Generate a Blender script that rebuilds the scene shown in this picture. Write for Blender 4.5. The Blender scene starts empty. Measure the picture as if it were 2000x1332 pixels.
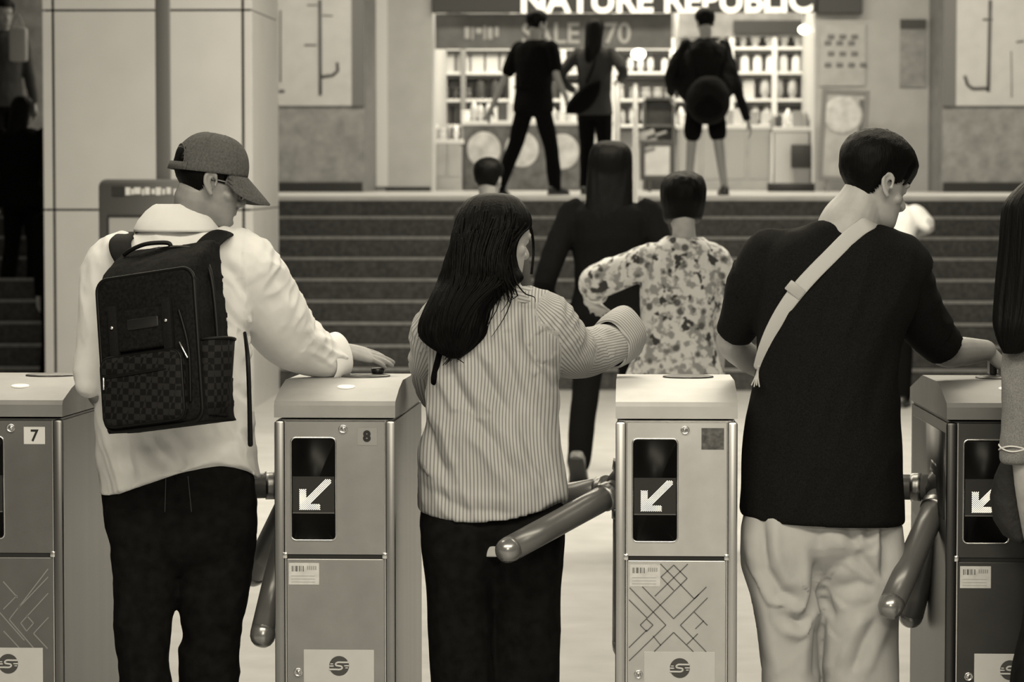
import bpy, bmesh, math, random
from mathutils import Vector, Matrix, noise
V = Vector
random.seed(7)
SC = bpy.context.scene
COL = SC.collection
# ------------------------------------------------------------------ camera, world, lights, exposure
F = 6000.0                       # focal length in pixels of the 2000 px frame
VPX, VPY = 1239.0, 335.0         # vanishing point of the passage direction (+Y)
CAMZ = 1.68
pit = math.atan((666 - VPY) / F); yaw = math.atan((VPX - 1000) / F * math.cos(pit))
cd = bpy.data.cameras.new('camera'); cam = bpy.data.objects.new('camera', cd); COL.objects.link(cam)
cd.sensor_width = 36.0; cd.lens = F / 2000 * 36.0; cd.clip_end = 200
cam.location = (0, 0, CAMZ); cam.rotation_euler = (math.pi / 2 - pit, 0, yaw)
cd.dof.use_dof = True; cd.dof.focus_distance = 8.62; cd.dof.aperture_fstop = 6.3
SC.camera = cam
RM = (Matrix.Rotation(yaw, 3, 'Z') @ Matrix.Rotation(math.pi / 2 - pit, 3, 'X'))
def W(px, py, Y):
    """point at distance Y (along +Y) seen at pixel px, py of the 2000x1332 photograph"""
    d = RM @ V(((px - 1000) / F, -(py - 666) / F, -1))
    return V((0, 0, CAMZ)) + d * (Y / d.y)
TINT = (1.0, 0.91, 0.72)
wd = bpy.data.worlds.new('world'); SC.world = wd; wd.use_nodes = True
bg = wd.node_tree.nodes['Background']; bg.inputs[0].default_value = (*TINT, 1); bg.inputs[1].default_value = 0.11
def area(name, loc, size, power, rot=(0, 0, 0)):
    l = bpy.data.lights.new(name, 'AREA'); l.shape = 'RECTANGLE'; l.size, l.size_y = size; l.energy = power; l.color = TINT
    o = bpy.data.objects.new(name, l); COL.objects.link(o); o.location = loc; o.rotation_euler = rot
    return o
R = math.radians
area('ceiling_light', (-0.3, 5.6, 3.5), (4.6, 0.9), 175, (R(14), 0, 0))
area('ceiling_light', (0.15, 1.0, 3.5), (1.6, 1.2), 105, (R(30), 0, 0))  # unseen lamp added to brighten the front of the middle gate
area('ceiling_light', (-0.4, 9.9, 3.6), (6.0, 0.8), 115)
area('ceiling_light', (-0.6, 15.0, 3.9), (7.0, 1.2), 380)
area('ceiling_light', (0.4, 18.9, 4.2), (4.0, 1.0), 300, (R(24), R(10), 0))
area('ceiling_light', (0.6, 28.6, 5.0), (10.0, 1.0), 430, (R(12), 0, 0))
area('shop_ceiling_light', (-0.1, 34.2, 4.6), (3.9, 1.4), 260, (R(14), 0, 0))
SC.view_settings.view_transform = 'Standard'; SC.view_settings.look = 'None'
SC.view_settings.gamma = 1.0; SC.view_settings.use_curve_mapping = False
SC.view_settings.exposure = 0.17

# ------------------------------------------------------------------ materials
MT = {}
def mat(name, g, rough=0.6, metal=0.0, spec=0.5, var=None, bump=None, emit=0.0, aniso=0.0, stretch=None, sheen=0.0):
    if name in MT: return MT[name]
    m = bpy.data.materials.new(name); m.use_nodes = True; nt = m.node_tree; b = nt.nodes['Principled BSDF']
    b.inputs['Base Color'].default_value = (g, g, g, 1); b.inputs['Roughness'].default_value = rough
    b.inputs['Metallic'].default_value = metal; b.inputs['Specular IOR Level'].default_value = spec
    if aniso: b.inputs['Anisotropic'].default_value = aniso
    if sheen: b.inputs['Sheen Weight'].default_value = sheen
    tc = nt.nodes.new('ShaderNodeTexCoord'); mp = nt.nodes.new('ShaderNodeMapping'); nt.links.new(tc.outputs['Object'], mp.inputs[0])
    if stretch: mp.inputs['Scale'].default_value = stretch
    if var:
        n = nt.nodes.new('ShaderNodeTexNoise'); n.inputs['Scale'].default_value = var[0]; n.inputs['Detail'].default_value = 5
        nt.links.new(mp.outputs[0], n.inputs['Vector'])
        r = nt.nodes.new('ShaderNodeMapRange'); r.inputs[1].default_value = .3; r.inputs[2].default_value = .7
        r.inputs[3].default_value = g * (1 - var[1]); r.inputs[4].default_value = g * (1 + var[1])
        nt.links.new(n.outputs['Fac'], r.inputs[0]); nt.links.new(r.outputs[0], b.inputs['Base Color'])
    if bump:
        n = nt.nodes.new('ShaderNodeTexNoise'); n.inputs['Scale'].default_value = bump[0]; n.inputs['Detail'].default_value = 4
        nt.links.new(mp.outputs[0], n.inputs['Vector'])
        bn = nt.nodes.new('ShaderNodeBump'); bn.inputs['Strength'].default_value = bump[1]; bn.inputs['Distance'].default_value = bump[2]
        nt.links.new(n.outputs['Fac'], bn.inputs['Height']); nt.links.new(bn.outputs[0], b.inputs['Normal'])
    if emit:
        b.inputs['Emission Color'].default_value = (*TINT, 1); b.inputs['Emission Strength'].default_value = emit
    MT[name] = m
    return m
def attr_stripe_mat(name, light, dark, freq, duty=0.4, rough=.8):
    m = bpy.data.materials.new(name); m.use_nodes = True; nt = m.node_tree; b = nt.nodes['Principled BSDF']
    b.inputs['Roughness'].default_value = rough; b.inputs['Specular IOR Level'].default_value = .2
    a = nt.nodes.new('ShaderNodeAttribute'); a.attribute_name = 'stripe'
    mu = nt.nodes.new('ShaderNodeMath'); mu.operation = 'MULTIPLY'; mu.inputs[1].default_value = freq
    fr = nt.nodes.new('ShaderNodeMath'); fr.operation = 'FRACT'
    nt.links.new(a.outputs['Fac'], mu.inputs[0]); nt.links.new(mu.outputs[0], fr.inputs[0])
    cr = nt.nodes.new('ShaderNodeValToRGB'); e = cr.color_ramp.elements
    e[0].position = 0; e[0].color = (light,) * 3 + (1,); e[1].position = 1; e[1].color = (light,) * 3 + (1,)
    for p, c in ((.5 - duty / 2 - .1, light), (.5 - duty / 2 + .08, dark), (.5 + duty / 2 - .08, dark), (.5 + duty / 2 + .1, light)):
        x = e.new(p); x.color = (c, c, c, 1)
    nt.links.new(fr.outputs[0], cr.inputs[0]); nt.links.new(cr.outputs[0], b.inputs['Base Color'])
    MT[name] = m
    return m
def floral_mat(name):
    m = bpy.data.materials.new(name); m.use_nodes = True; nt = m.node_tree; b = nt.nodes['Principled BSDF']
    b.inputs['Roughness'].default_value = .85
    tc = nt.nodes.new('ShaderNodeTexCoord')
    def lay(scale, lo, hi, seed, tex='NOISE'):
        mp = nt.nodes.new('ShaderNodeMapping'); mp.inputs['Location'].default_value = (seed, seed * 2, seed * 3)
        nt.links.new(tc.outputs['Object'], mp.inputs[0])
        if tex == 'NOISE':
            n = nt.nodes.new('ShaderNodeTexNoise'); n.inputs['Scale'].default_value = scale; n.inputs['Detail'].default_value = 2; out = n.outputs['Fac']
        else:
            n = nt.nodes.new('ShaderNodeTexVoronoi'); n.inputs['Scale'].default_value = scale; out = n.outputs['Distance']
        nt.links.new(mp.outputs[0], n.inputs['Vector'])
        r = nt.nodes.new('ShaderNodeMapRange'); r.inputs[1].default_value = lo; r.inputs[2].default_value = hi
        nt.links.new(out, r.inputs[0]); return r.outputs[0]
    f1 = lay(27, .48, .58, 1.3); f2 = lay(19, .59, .65, 4.1); f3 = lay(16, .36, .20, 2.2, 'V')
    # flowers only where a coarse noise allows
    gate = lay(9, .42, .50, 7.7)
    mu = nt.nodes.new('ShaderNodeMath'); mu.operation = 'MULTIPLY'; nt.links.new(f3, mu.inputs[0]); nt.links.new(gate, mu.inputs[1])
    def mix(col_in, fac, c):
        x = nt.nodes.new('ShaderNodeMix'); x.data_type = 'RGBA'; nt.links.new(fac, x.inputs[0])
        if isinstance(col_in, float): x.inputs[6].default_value = (col_in,) * 3 + (1,)
        else: nt.links.new(col_in, x.inputs[6])
        x.inputs[7].default_value = (c, c, c, 1); return x.outputs[2]
    c = mix(.56, f1, .24); c = mix(c, mu.outputs[0], .08); c = mix(c, f2, .03)
    nt.links.new(c, b.inputs['Base Color']); MT[name] = m
    return m
def checker_mat(name, c1, c2, size):
    m = bpy.data.materials.new(name); m.use_nodes = True; nt = m.node_tree; b = nt.nodes['Principled BSDF']
    b.inputs['Roughness'].default_value = .8; b.inputs['Specular IOR Level'].default_value = .15
    tc = nt.nodes.new('ShaderNodeTexCoord'); ck = nt.nodes.new('ShaderNodeTexChecker')
    ck.inputs['Scale'].default_value = 1 / size; ck.inputs[1].default_value = (c1,) * 3 + (1,); ck.inputs[2].default_value = (c2,) * 3 + (1,)
    mp = nt.nodes.new('ShaderNodeMapping'); mp.inputs['Location'].default_value = (.0013, .0077, .0021)
    nt.links.new(tc.outputs['Object'], mp.inputs[0]); nt.links.new(mp.outputs[0], ck.inputs[0])
    n = nt.nodes.new('ShaderNodeTexNoise'); n.inputs['Scale'].default_value = 320; nt.links.new(tc.outputs['Object'], n.inputs['Vector'])
    mx = nt.nodes.new('ShaderNodeMix'); mx.data_type = 'RGBA'; mx.blend_type = 'MULTIPLY'; mx.inputs[0].default_value = .6
    nt.links.new(ck.outputs[0], mx.inputs[6]); nt.links.new(n.outputs['Color'], mx.inputs[7])
    nt.links.new(mx.outputs[2], b.inputs['Base Color']); MT[name] = m
    return m

STEEL = mat('brushed_steel', .52, .36, 1.0, bump=(90, .08, .002), stretch=(1, 1, .06), var=(6, .10))
STEELB = mat('bright_steel', .72, .26, 1.0)
STEELP = mat('panel_steel', .50, .46, 1.0, bump=(160, .10, .001), var=(9, .08))
RUBBER = mat('arm_sleeve', .12, .32, .25, spec=.6)
BLACK = mat('black_glass', .003, .35, 0, spec=.12)
SEAM = mat('dark_seam', .012, .8)
LEDM = mat('led_dot', .8, .4, emit=2.2)
LEDB = mat('led_board', .010, .5)
STICK = mat('pale_sticker', .55, .6, var=(40, .12))
STICKG = mat('grey_sticker', .20, .6, var=(60, .3))
INK = mat('black_ink', .006, .6)
INKG = mat('grey_ink', .10, .6)
INKL = mat('light_ink', .34, .6)
SKIN = mat('skin', .33, .5, var=(30, .08)); SKIND = mat('skin_tan', .25, .5, var=(30, .1)); SKINL = mat('skin_fair', .40, .5, var=(30, .06))
HAIR = mat('black_hair', .002, .5, spec=.09, bump=(60, .5, .004), stretch=(4, 4, .25))
WHITE = mat('white_shirt_cloth', .74, .9, spec=.15, bump=(420, .25, .0012), var=(14, .05))
BLK = mat('black_cloth', .0035, .95, spec=.06, bump=(300, .25, .001), var=(200, .4))
BLKT = mat('black_tee_cloth', .0062, .9, spec=.12, bump=(420, .3, .0012), var=(260, .5))
DENIM = mat('black_denim', .005, .9, spec=.12, bump=(500, .3, .001), var=(30, .5))
GREYP = mat('pale_trouser_cloth', .42, .9, spec=.15, bump=(400, .2, .001), var=(8, .08))
CAPM = mat('cap_cloth', .085, .9, spec=.1, bump=(420, .3, .001), var=(160, .25))
GREYT = mat('grey_tee_cloth', .16, .9, spec=.15, var=(300, .3))
STRAP = mat('pale_webbing', .42, .8, bump=(500, .3, .001))
SHOE = mat('black_leather', .01, .4); SOLE = mat('pale_rubber', .45, .7)
STRIPED = attr_stripe_mat('striped_cotton', .43, .205, 100.0, .36)
FLORAL = floral_mat('floral_cotton')
BAGM = mat('bag_canvas', .006, .85, spec=.12, bump=(380, .4, .0015), var=(120, .6)); BAGC = checker_mat('bag_check', .004, .019, .017)
PIPE = mat('bag_piping', .0025, .5, spec=.2); BAGS = mat('bag_strap', .008, .8, spec=.1, bump=(500, .3, .001), var=(200, .3))

# ------------------------------------------------------------------ object helpers
ORG = {}
def root(name, loc, label, cat, group=None):
    o = bpy.data.objects.new(name, None); COL.objects.link(o); o.location = loc; o.empty_display_size = .1
    o['label'] = label; o['category'] = cat
    if group: o['group'] = group
    ORG[o.name] = V(loc)
    return o
def mk(name, bm, m, parent=None, smooth=True, kind=None, label=None, cat=None, group=None):
    me = bpy.data.meshes.new(name)
    if smooth is True:
        for f in bm.faces: f.smooth = True
    elif smooth is not False:                       # auto smooth below this angle
        for f in bm.faces: f.smooth = True
        for e in bm.edges:
            if len(e.link_faces) == 2 and e.calc_face_angle(0) > smooth: e.smooth = False
    bm.to_mesh(me); bm.free()
    return link(name, me, m, parent, kind, label, cat, group)
def link(name, me, m, parent=None, kind=None, label=None, cat=None, group=None):
    me.materials.clear(); me.materials.append(m)
    o = bpy.data.objects.new(name, me); COL.objects.link(o)
    if parent:
        o.parent = parent; org = ORG[parent.name]; ORG[o.name] = org
        me.transform(Matrix.Translation(-org))
    else:
        # put the origin at the base centre
        xs = [v.co for v in me.vertices]
        if xs and kind is None:
            c = V(((min(v.x for v in xs) + max(v.x for v in xs)) / 2, (min(v.y for v in xs) + max(v.y for v in xs)) / 2, min(v.z for v in xs)))
            me.transform(Matrix.Translation(-c)); o.location = c; ORG[o.name] = c
        else: ORG[o.name] = V((0, 0, 0))
    if kind: o['kind'] = kind
    if label: o['label'] = label
    if cat: o['category'] = cat
    if group: o['group'] = group
    return o
def box(bm, x0, x1, y0, y1, z0, z1, bev=0, M=None):
    r = bmesh.ops.create_cube(bm, size=1)['verts']
    for v in r:
        v.co = V((x0 + (v.co.x + .5) * (x1 - x0), y0 + (v.co.y + .5) * (y1 - y0), z0 + (v.co.z + .5) * (z1 - z0)))
    if bev:
        es = list({e for v in r for e in v.link_edges})
        nv = bmesh.ops.bevel(bm, geom=es, offset=bev, segments=2, affect='EDGES', profile=.5)
        r = list({v for f in nv['faces'] for v in f.verts} | {v for v in r if v.is_valid})
    if M is not None:
        bmesh.ops.transform(bm, matrix=M, verts=r)
    return r
def BM(): return bmesh.new()
def B1(name, m, x0, x1, y0, y1, z0, z1, bev=0, **k):
    bm = BM(); box(bm, x0, x1, y0, y1, z0, z1, bev); return mk(name, bm, m, smooth=R(35), **k)
def rings(bm, rr, cap=True, close=False):
    vs = [[bm.verts.new(p) for p in ring] for ring in rr]
    n = len(vs[0])
    for a, b in zip(vs, vs[1:]):
        for i in range(n): bm.faces.new((a[i], a[(i + 1) % n], b[(i + 1) % n], b[i]))
    if cap:
        bm.faces.new(list(reversed(vs[0]))); bm.faces.new(vs[-1])
    return vs
def sup(c, U, Vv, n=24, p=2.0):
    out = []
    for i in range(n):
        a = 2 * math.pi * i / n; ca, sa = math.cos(a), math.sin(a)
        out.append(c + U * (math.copysign(abs(ca) ** (2 / p), ca)) + Vv * (math.copysign(abs(sa) ** (2 / p), sa)))
    return out
def cr(P, t):
    """catmull-rom on list of tuples, t in [0, len-1]"""
    i = min(int(t), len(P) - 2); u = t - i
    p0 = P[max(i - 1, 0)]; p1 = P[i]; p2 = P[i + 1]; p3 = P[min(i + 2, len(P) - 1)]
    return [.5 * ((2 * b) + (-a + c) * u + (2 * a - 5 * b + 4 * c - d) * u * u + (-a + 3 * b - 3 * c + d) * u ** 3) for a, b, c, d in zip(p0, p1, p2, p3)]
def tube(bm, pts, rad, n=14, sub=5, flat=1.0, up=None, cap=True, round_ends=True):
    """smooth tube through pts with radii; flat scales the radius across 'up'"""
    P = [(*p, r) for p, r in zip(pts, rad if hasattr(rad, '__len__') else [rad] * len(pts))]
    K = (len(P) - 1) * sub
    S = [cr(P, k / sub) for k in range(K + 1)] if len(P) > 2 else [[a + (b - a) * k / 3 for a, b in zip(P[0], P[1])] for k in range(4)]
    C = [V(s[:3]) for s in S]; Rr = [max(s[3], .0004) for s in S]
    if round_ends:
        d0 = (C[0] - C[1]).normalized(); d1 = (C[-1] - C[-2]).normalized()
        C = [C[0] + d0 * Rr[0] * .85, C[0] + d0 * Rr[0] * .5] + C + [C[-1] + d1 * Rr[-1] * .5, C[-1] + d1 * Rr[-1] * .85]
        Rr = [Rr[0] * .45, Rr[0] * .85] + Rr + [Rr[-1] * .85, Rr[-1] * .45]
    u = V(up) if up is not None else V((0.13, 0.21, 1))
    out = []
    for i, c in enumerate(C):
        t = (C[min(i + 1, len(C) - 1)] - C[max(i - 1, 0)]).normalized()
        a = u - t * u.dot(t)
        if a.length < 1e-4: a = V((1, 0, .3)) - t * t.x
        a.normalize(); b = t.cross(a)
        if up is None: u = a
        out.append(sup(c, b * Rr[i], a * Rr[i] * flat, n))
    rings(bm, out, cap)
def ell(bm, c, rx, ry, rz, M=None, n=16):
    r = bmesh.ops.create_uvsphere(bm, u_segments=n, v_segments=n // 2 + 2, radius=1)['verts']
    T = Matrix.Translation(c) @ (M.to_4x4() if M is not None else Matrix()) @ Matrix.Diagonal((rx, ry, rz, 1))
    bmesh.ops.transform(bm, matrix=T, verts=r)
def pxloft(bm, rows, n=32, p=2.3, sub=4):
    """rows: (py, xl, xr, Y, half_depth) -> horizontal sections"""
    K = (len(rows) - 1) * sub; out = []
    for k in range(K + 1):
        py, xl, xr, Y, hd = cr(rows, k / sub)
        a = W(xl, py, Y); b = W(xr, py, Y)
        out.append(sup((a + b) / 2, (b - a) / 2, V((0, hd, 0)), n, p))
    rings(bm, out)
def pxtube(bm, rows, n=16, **k):
    tube(bm, [W(a, b, c) for a, b, c, r in rows], [r for *_, r in rows], n, **k)
def nz(x, y, z): return noise.noise(V((x, y, z)))
def fuse(name, bm, m, parent, voxel=.008, smooth=6, disp=None, attr=None, post=1):
    bmesh.ops.recalc_face_normals(bm, faces=bm.faces[:])
    me = bpy.data.meshes.new('tmp'); bm.to_mesh(me); bm.free()
    o = bpy.data.objects.new('tmp', me); COL.objects.link(o)
    r = o.modifiers.new('r', 'REMESH'); r.mode = 'VOXEL'; r.voxel_size = voxel
    s = o.modifiers.new('s', 'SMOOTH'); s.factor = .5; s.iterations = smooth
    dg = bpy.context.evaluated_depsgraph_get(); me2 = bpy.data.meshes.new_from_object(o.evaluated_get(dg))
    bpy.data.objects.remove(o); bpy.data.meshes.remove(me)
    if disp:
        nr = [v.normal.copy() for v in me2.vertices]
        for v, q in zip(me2.vertices, nr): v.co += q * disp(v.co, q) * max(0, min(1, 1 + 1.6 * q.z))
    if attr:
        a = me2.attributes.new('stripe', 'FLOAT', 'POINT')
        a.data.foreach_set('value', [attr(v.co) for v in me2.vertices])
    me2.polygons.foreach_set('use_smooth', [True] * len(me2.polygons)); me2.name = name
    return link(name, me2, m, parent)
def ridge(v): return 1 - abs(v) * 2.2
def frame(f, up=V((0, 0, 1))):
    """matrix with columns right, forward, up"""
    f = f.normalized(); r = f.cross(up).normalized(); u = r.cross(f)
    return Matrix((r, f, u)).transposed()
# ------------------------------------------------------------------ anatomy
HEADS = [(-.118, .016, .080, .048), (-.112, .030, .092, .030), (-.098, .043, .096, .008), (-.078, .052, .095, -.016), (-.052, .058, .094, -.040), (-.028, .063, .092, -.066),
         (0, .069, .089, -.088), (.03, .074, .093, -.099), (.06, .074, .087, -.100), (.085, .066, .070, -.088), (.104, .047, .042, -.064), (.114, .026, .014, -.038), (.118, .008, -.006, -.018)]
def head_rings(M, grow=0.0, n=28, z0=-9, z1=9, sub=3, vol=None):
    out = []; K = (len(HEADS) - 1) * sub
    for k in range(K + 1):
        z, hw, f, b = cr(HEADS, k / sub)
        if z < z0 or z > z1: continue
        s = 1.0
        g = grow
        zz = z + grow * (max(z, 0) / .118)
        c = V((0, (f + b) / 2, zz)); U = V((hw + g, 0, 0)); Q = V((0, (f - b) / 2 + g, 0))
        out.append([M @ q for q in sup(c, U, Q, n, 2.25)])
    return out
def hm(center, az, pitch, roll=0, s=1.0):
    """head matrix: az degrees to the right of +Y, pitch degrees down"""
    return Matrix.Translation(center) @ Matrix.Rotation(R(-az), 4, 'Z') @ Matrix.Rotation(R(-pitch), 4, 'X') @ Matrix.Rotation(R(roll), 4, 'Y') @ Matrix.Scale(s, 4)
def head(bm, M, detail=True):
    rings(bm, head_rings(M))
    sc = M.to_scale().x
    P = lambda x, y, z: M @ V((x, y, z))
    tube(bm, [P(0, .086, .004), P(0, .099, -.014), P(0, .112, -.034), P(0, .098, -.042)], [.009 * sc, .010 * sc, .013 * sc, .010 * sc], 10)          # nose
    for s in (-1, 1):
        ell(bm, P(s * .012, .098, -.038), .008 * sc, .009 * sc, .007 * sc)
        tube(bm, [P(s * .008, .094, .020), P(s * .03, .089, .024), P(s * .052, .074, .018)], [.008 * sc, .009 * sc, .007 * sc], 8)                   # brow
        ell(bm, P(s * .032, .077, .002), .013 * sc, .012 * sc, .010 * sc)                                                                            # eye
        ell(bm, P(s * .047, .052, -.028), .018 * sc, .024 * sc, .018 * sc)                                                                           # cheek
        # ear: disc, helix rim, lobe
        A = M @ Matrix.Translation((s * .073, -.008, -.008)) @ Matrix.Rotation(R(-s * 24), 4, 'Z') @ Matrix.Rotation(R(10), 4, 'X')
        Q = lambda x, y, z: A @ V((s * x, y, z))
        tube(bm, [Q(.004, .012, .0), Q(.010, .010, .022), Q(.013, -.004, .031), Q(.015, -.017, .022), Q(.015, -.019, .002), Q(.011, -.011, -.018), Q(.007, .0, -.030)],
             [.0045 * sc, .0055 * sc, .006 * sc, .006 * sc, .0055 * sc, .006 * sc, .0075 * sc], 8)
        tube(bm, [Q(.005, -.012, .020), Q(.004, -.010, 0), Q(.004, -.004, -.016)], .009 * sc, 8, flat=.6)
        tube(bm, [Q(.008, -.001, .018), Q(.010, -.009, .004), Q(.009, -.003, -.012)], .0042 * sc, 8)
        ell(bm, Q(.007, .010, -.006), .005 * sc, .004 * sc, .007 * sc)
    tube(bm, [P(-.022, .088, -.060), P(0, .099, -.057), P(.022, .088, -.060)], [.004 * sc, .0065 * sc, .004 * sc], 8)                                # lips
    tube(bm, [P(-.018, .088, -.069), P(0, .098, -.070), P(.018, .088, -.069)], [.004 * sc, .0075 * sc, .004 * sc], 8)
    ell(bm, P(0, .086, -.100), .018 * sc, .014 * sc, .012 * sc)                                                                                      # chin
def hand(bm, wrist, fwd, back, thumb, curl=(20, 20, 20, 20), s=1.0, tcurl=25, spread=1.0):
    f = fwd.normalized(); n = (back - f * back.dot(f)).normalized(); t = f.cross(n)
    if t.dot(thumb) < 0: t = -t
    out = [sup(wrist + f * a * s + t * off * s, t * w * s, n * h * s, 14, 2.4) for a, w, h, off in
           ((-.02, .027, .020, 0), (.0, .028, .019, 0), (.025, .034, .018, .002), (.055, .041, .016, .001), (.085, .042, .0135, 0), (.096, .038, .010, 0))]
    rings(bm, out)
    for off, L, r, c, bx in ((.0315, .074, .0088, curl[0], .088), (.0105, .083, .0092, curl[1], .094), (-.0105, .077, .0088, curl[2], .091), (-.0305, .060, .0078, curl[3], .083)):
        p = wrist + f * bx * s + t * off * s * spread; a = 0; P = [p - f * .02 * s, p]; d0 = (f + t * off * 1.6 * spread).normalized()
        for seg, w in ((.45, .8), (.30, 1.0), (.25, .8)):
            a += R(c) * w; d = d0 * math.cos(a) - n * math.sin(a); p = p + d * L * seg * s; P.append(p)
        tube(bm, P, [r * s, r * 1.05 * s, r * s, r * .92 * s, r * .78 * s], 10, sub=3)
    b = wrist + f * .022 * s + t * .024 * s - n * .006 * s
    d1 = (f * .62 + t * .70 - n * .28).normalized(); d2 = (d1 + f * .55 * math.sin(R(tcurl)) * 1.5 - n * .2).normalized()
    tube(bm, [b, b + d1 * .034 * s, b + d1 * .034 * s + d2 * .030 * s, b + d1 * .034 * s + d2 * .056 * s], [.0135 * s, .0120 * s, .0105 * s, .0080 * s], 10, sub=3)
def shoe(bm, ankle, heading, pitch=0, s=1.0, L=.27):
    """sole flat on the floor when pitch = 0; ankle sits .085 above the sole"""
    f = V(heading).normalized(); r = f.cross(V((0, 0, 1))).normalized()
    M = Matrix.Translation(ankle) @ Matrix((r, f, V((0, 0, 1)))).transposed().to_4x4() @ Matrix.Rotation(R(pitch), 4, 'X') @ Matrix.Scale(s, 4)
    sec = [(-.085, .020, .055), (-.075, .034, .075), (-.03, .040, .092), (.02, .042, .088), (.07, .047, .068), (.12, .050, .050), (.165, .040, .038), (.185, .022, .026)]
    rings(bm, [[M @ q for q in sup(V((0, y, -.085 + h / 2)), V((w, 0, 0)), V((0, 0, h / 2)), 16, 2.8)] for y, w, h in sec])
    return M
def soleb(bm, M):
    sec = [(-.092, .022), (-.08, .038), (-.03, .043), (.03, .043), (.1, .053), (.15, .049), (.18, .033), (.192, .016)]
    rings(bm, [[M @ q for q in sup(V((0, y, -.077)), V((w, 0, 0)), V((0, 0, .011)), 14, 3.0)] for y, w in sec])
def hairline(q, back=-.055, front=.068, ear=.0):
    y = q.y
    if y > .065: return front
    if y > .028: return .012 + (front - .012) * ((y - .028) / .037) ** .6
    if y > -.022: return ear
    if y > -.04: return ear + (back - ear) * (-.022 - y) / .018
    return back
def short_hair(name, M, parent, grow=.010, top=.012, back=-.055, front=.068, m=None, rough=.0025, ear=.0, fringe=0, cover=None):
    bm = BM(); n = 72; Mi = M.inverted()
    vs = rings(bm, head_rings(Matrix(), .004, n, sub=6), cap=True)
    kill = []
    for f in bm.faces:
        c = f.calc_center_median()
        h = hairline(c, back, front, ear) + .006 * nz(c.x * 90, c.y * 90, 3)
        if fringe and c.y > .04: h -= fringe * (.8 + .4 * nz(c.x * 60, 1, 2))
        if c.z < h or (cover and c.z > cover and not (abs(c.x) < .038 and c.y < -.05 and c.z < .072)): kill.append(f)
    bmesh.ops.delete(bm, geom=kill, context='FACES')
    for v in bm.verts:
        q = v.co.copy(); h = hairline(q, back, front, ear) - (fringe if q.y > .04 else 0)
        k = max(0, min(1, (q.z - h) / .05)); up = max(0, q.z) / .118
        d = V((q.x, q.y, max(q.z, 0))).normalized()
        amt = .001 + grow * k + top * up * k + rough * nz(q.x * 150, q.y * 150, q.z * 40) * (.4 + k)
        v.co = M @ (q + d * amt)
    bmesh.ops.solidify(bm, geom=bm.faces[:], thickness=.004)
    return mk(name, bm, m or HAIR, parent)
def strand_loft(bm, rows, n=120, p=2.2, sub=6, amp=.05, seed=0, tw=0.0, world=False):
    """long hair volume: px rows with fine lengthwise grooves"""
    K = (len(rows) - 1) * sub; out = []
    for k in range(K + 1):
        row = cr(rows, k / sub)
        if world: x, y, z, hw, hd = row; c = V((x, y, z)); U = V((max(hw, .003), 0, 0)); hd = max(hd, .003)
        else:
            py, xl, xr, Y, hd = row; a = W(xl, py, Y); b = W(xr, py, Y); c = (a + b) / 2; U = (b - a) / 2
        ring = sup(c, U, V((0, hd, 0)), n, p); kk = k / K
        for i, q in enumerate(ring):
            ang = i / n * 2 * math.pi + tw * kk
            g = nz(math.cos(ang) * 9 + seed, math.sin(ang) * 9, kk * 1.6) * .8 + nz(math.cos(ang) * 26 + seed, math.sin(ang) * 26, kk * 2.2) * .8
            ring[i] = c + (q - c) * (1 + amp * g * min(1, .25 + 1.6 * kk))
        out.append(ring)
    rings(bm, out)
# ------------------------------------------------------------------ setting
STONE = mat('floor_stone', .44, .34, spec=.4, var=(5, .10), bump=(60, .05, .002))
GRAN = mat('stair_granite', .040, .6, spec=.3, var=(26, .45)); NOSE = mat('stair_nosing', .165, .6, var=(30, .2))
LAND = mat('landing_stone', .42, .4, var=(6, .1))
PILL = mat('pillar_cladding', .46, .45, var=(3, .04)); PCORE = mat('pillar_joint', .006, .8)
WALLL = mat('wall_plaster', .40, .6, var=(5, .06)); WSTONE = mat('wall_stone', .17, .5, var=(9, .25)); BASE = mat('base_black', .006, .4)
POSTER = mat('map_paper', .36, .6, var=(7, .06)); FRAMEG = mat('map_frame', .10, .5)
B1('floor', STONE, -16, 12, -4, 24.2, -.1, 0, kind='structure')
NR, RISE, RUN, YF = 9, .16330, .265, 23.63
LZ = NR * RISE
st = bpy.data.objects.new('stairs', None); COL.objects.link(st); st.location = (0, YF, 0); st['kind'] = 'structure'; ORG['stairs'] = V((0, YF, 0))
bm = BM()
for k in range(NR - 1):
    box(bm, -16, 12, YF + k * RUN, YF + NR * RUN, k * RISE, (k + 1) * RISE)
mk('steps', bm, GRAN, st, smooth=False)
for k in range(NR):
    bm = BM(); y = YF + k * RUN
    if k == NR - 1:
        box(bm, -16, 12, y - .012, y + .06, (k + 1) * RISE - .035, (k + 1) * RISE + .002, .003)
    else:
        box(bm, -16, 12, y - .012, y + .04, (k + 1) * RISE - .022, (k + 1) * RISE + .002, .003)
    mk('nosing', bm, NOSE if k < NR - 1 else LAND, st, smooth=False)
YL = YF + (NR - 1) * RUN
bm = BM(); box(bm, -16, 12, YL, 37, -.05, LZ); o = mk('floor_landing', bm, LAND, smooth=False, kind='structure')
B1('trim_1', GRAN, -16, 12, YL - .002, YL, LZ - RISE, LZ - .036, kind='structure')   # last riser
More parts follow.
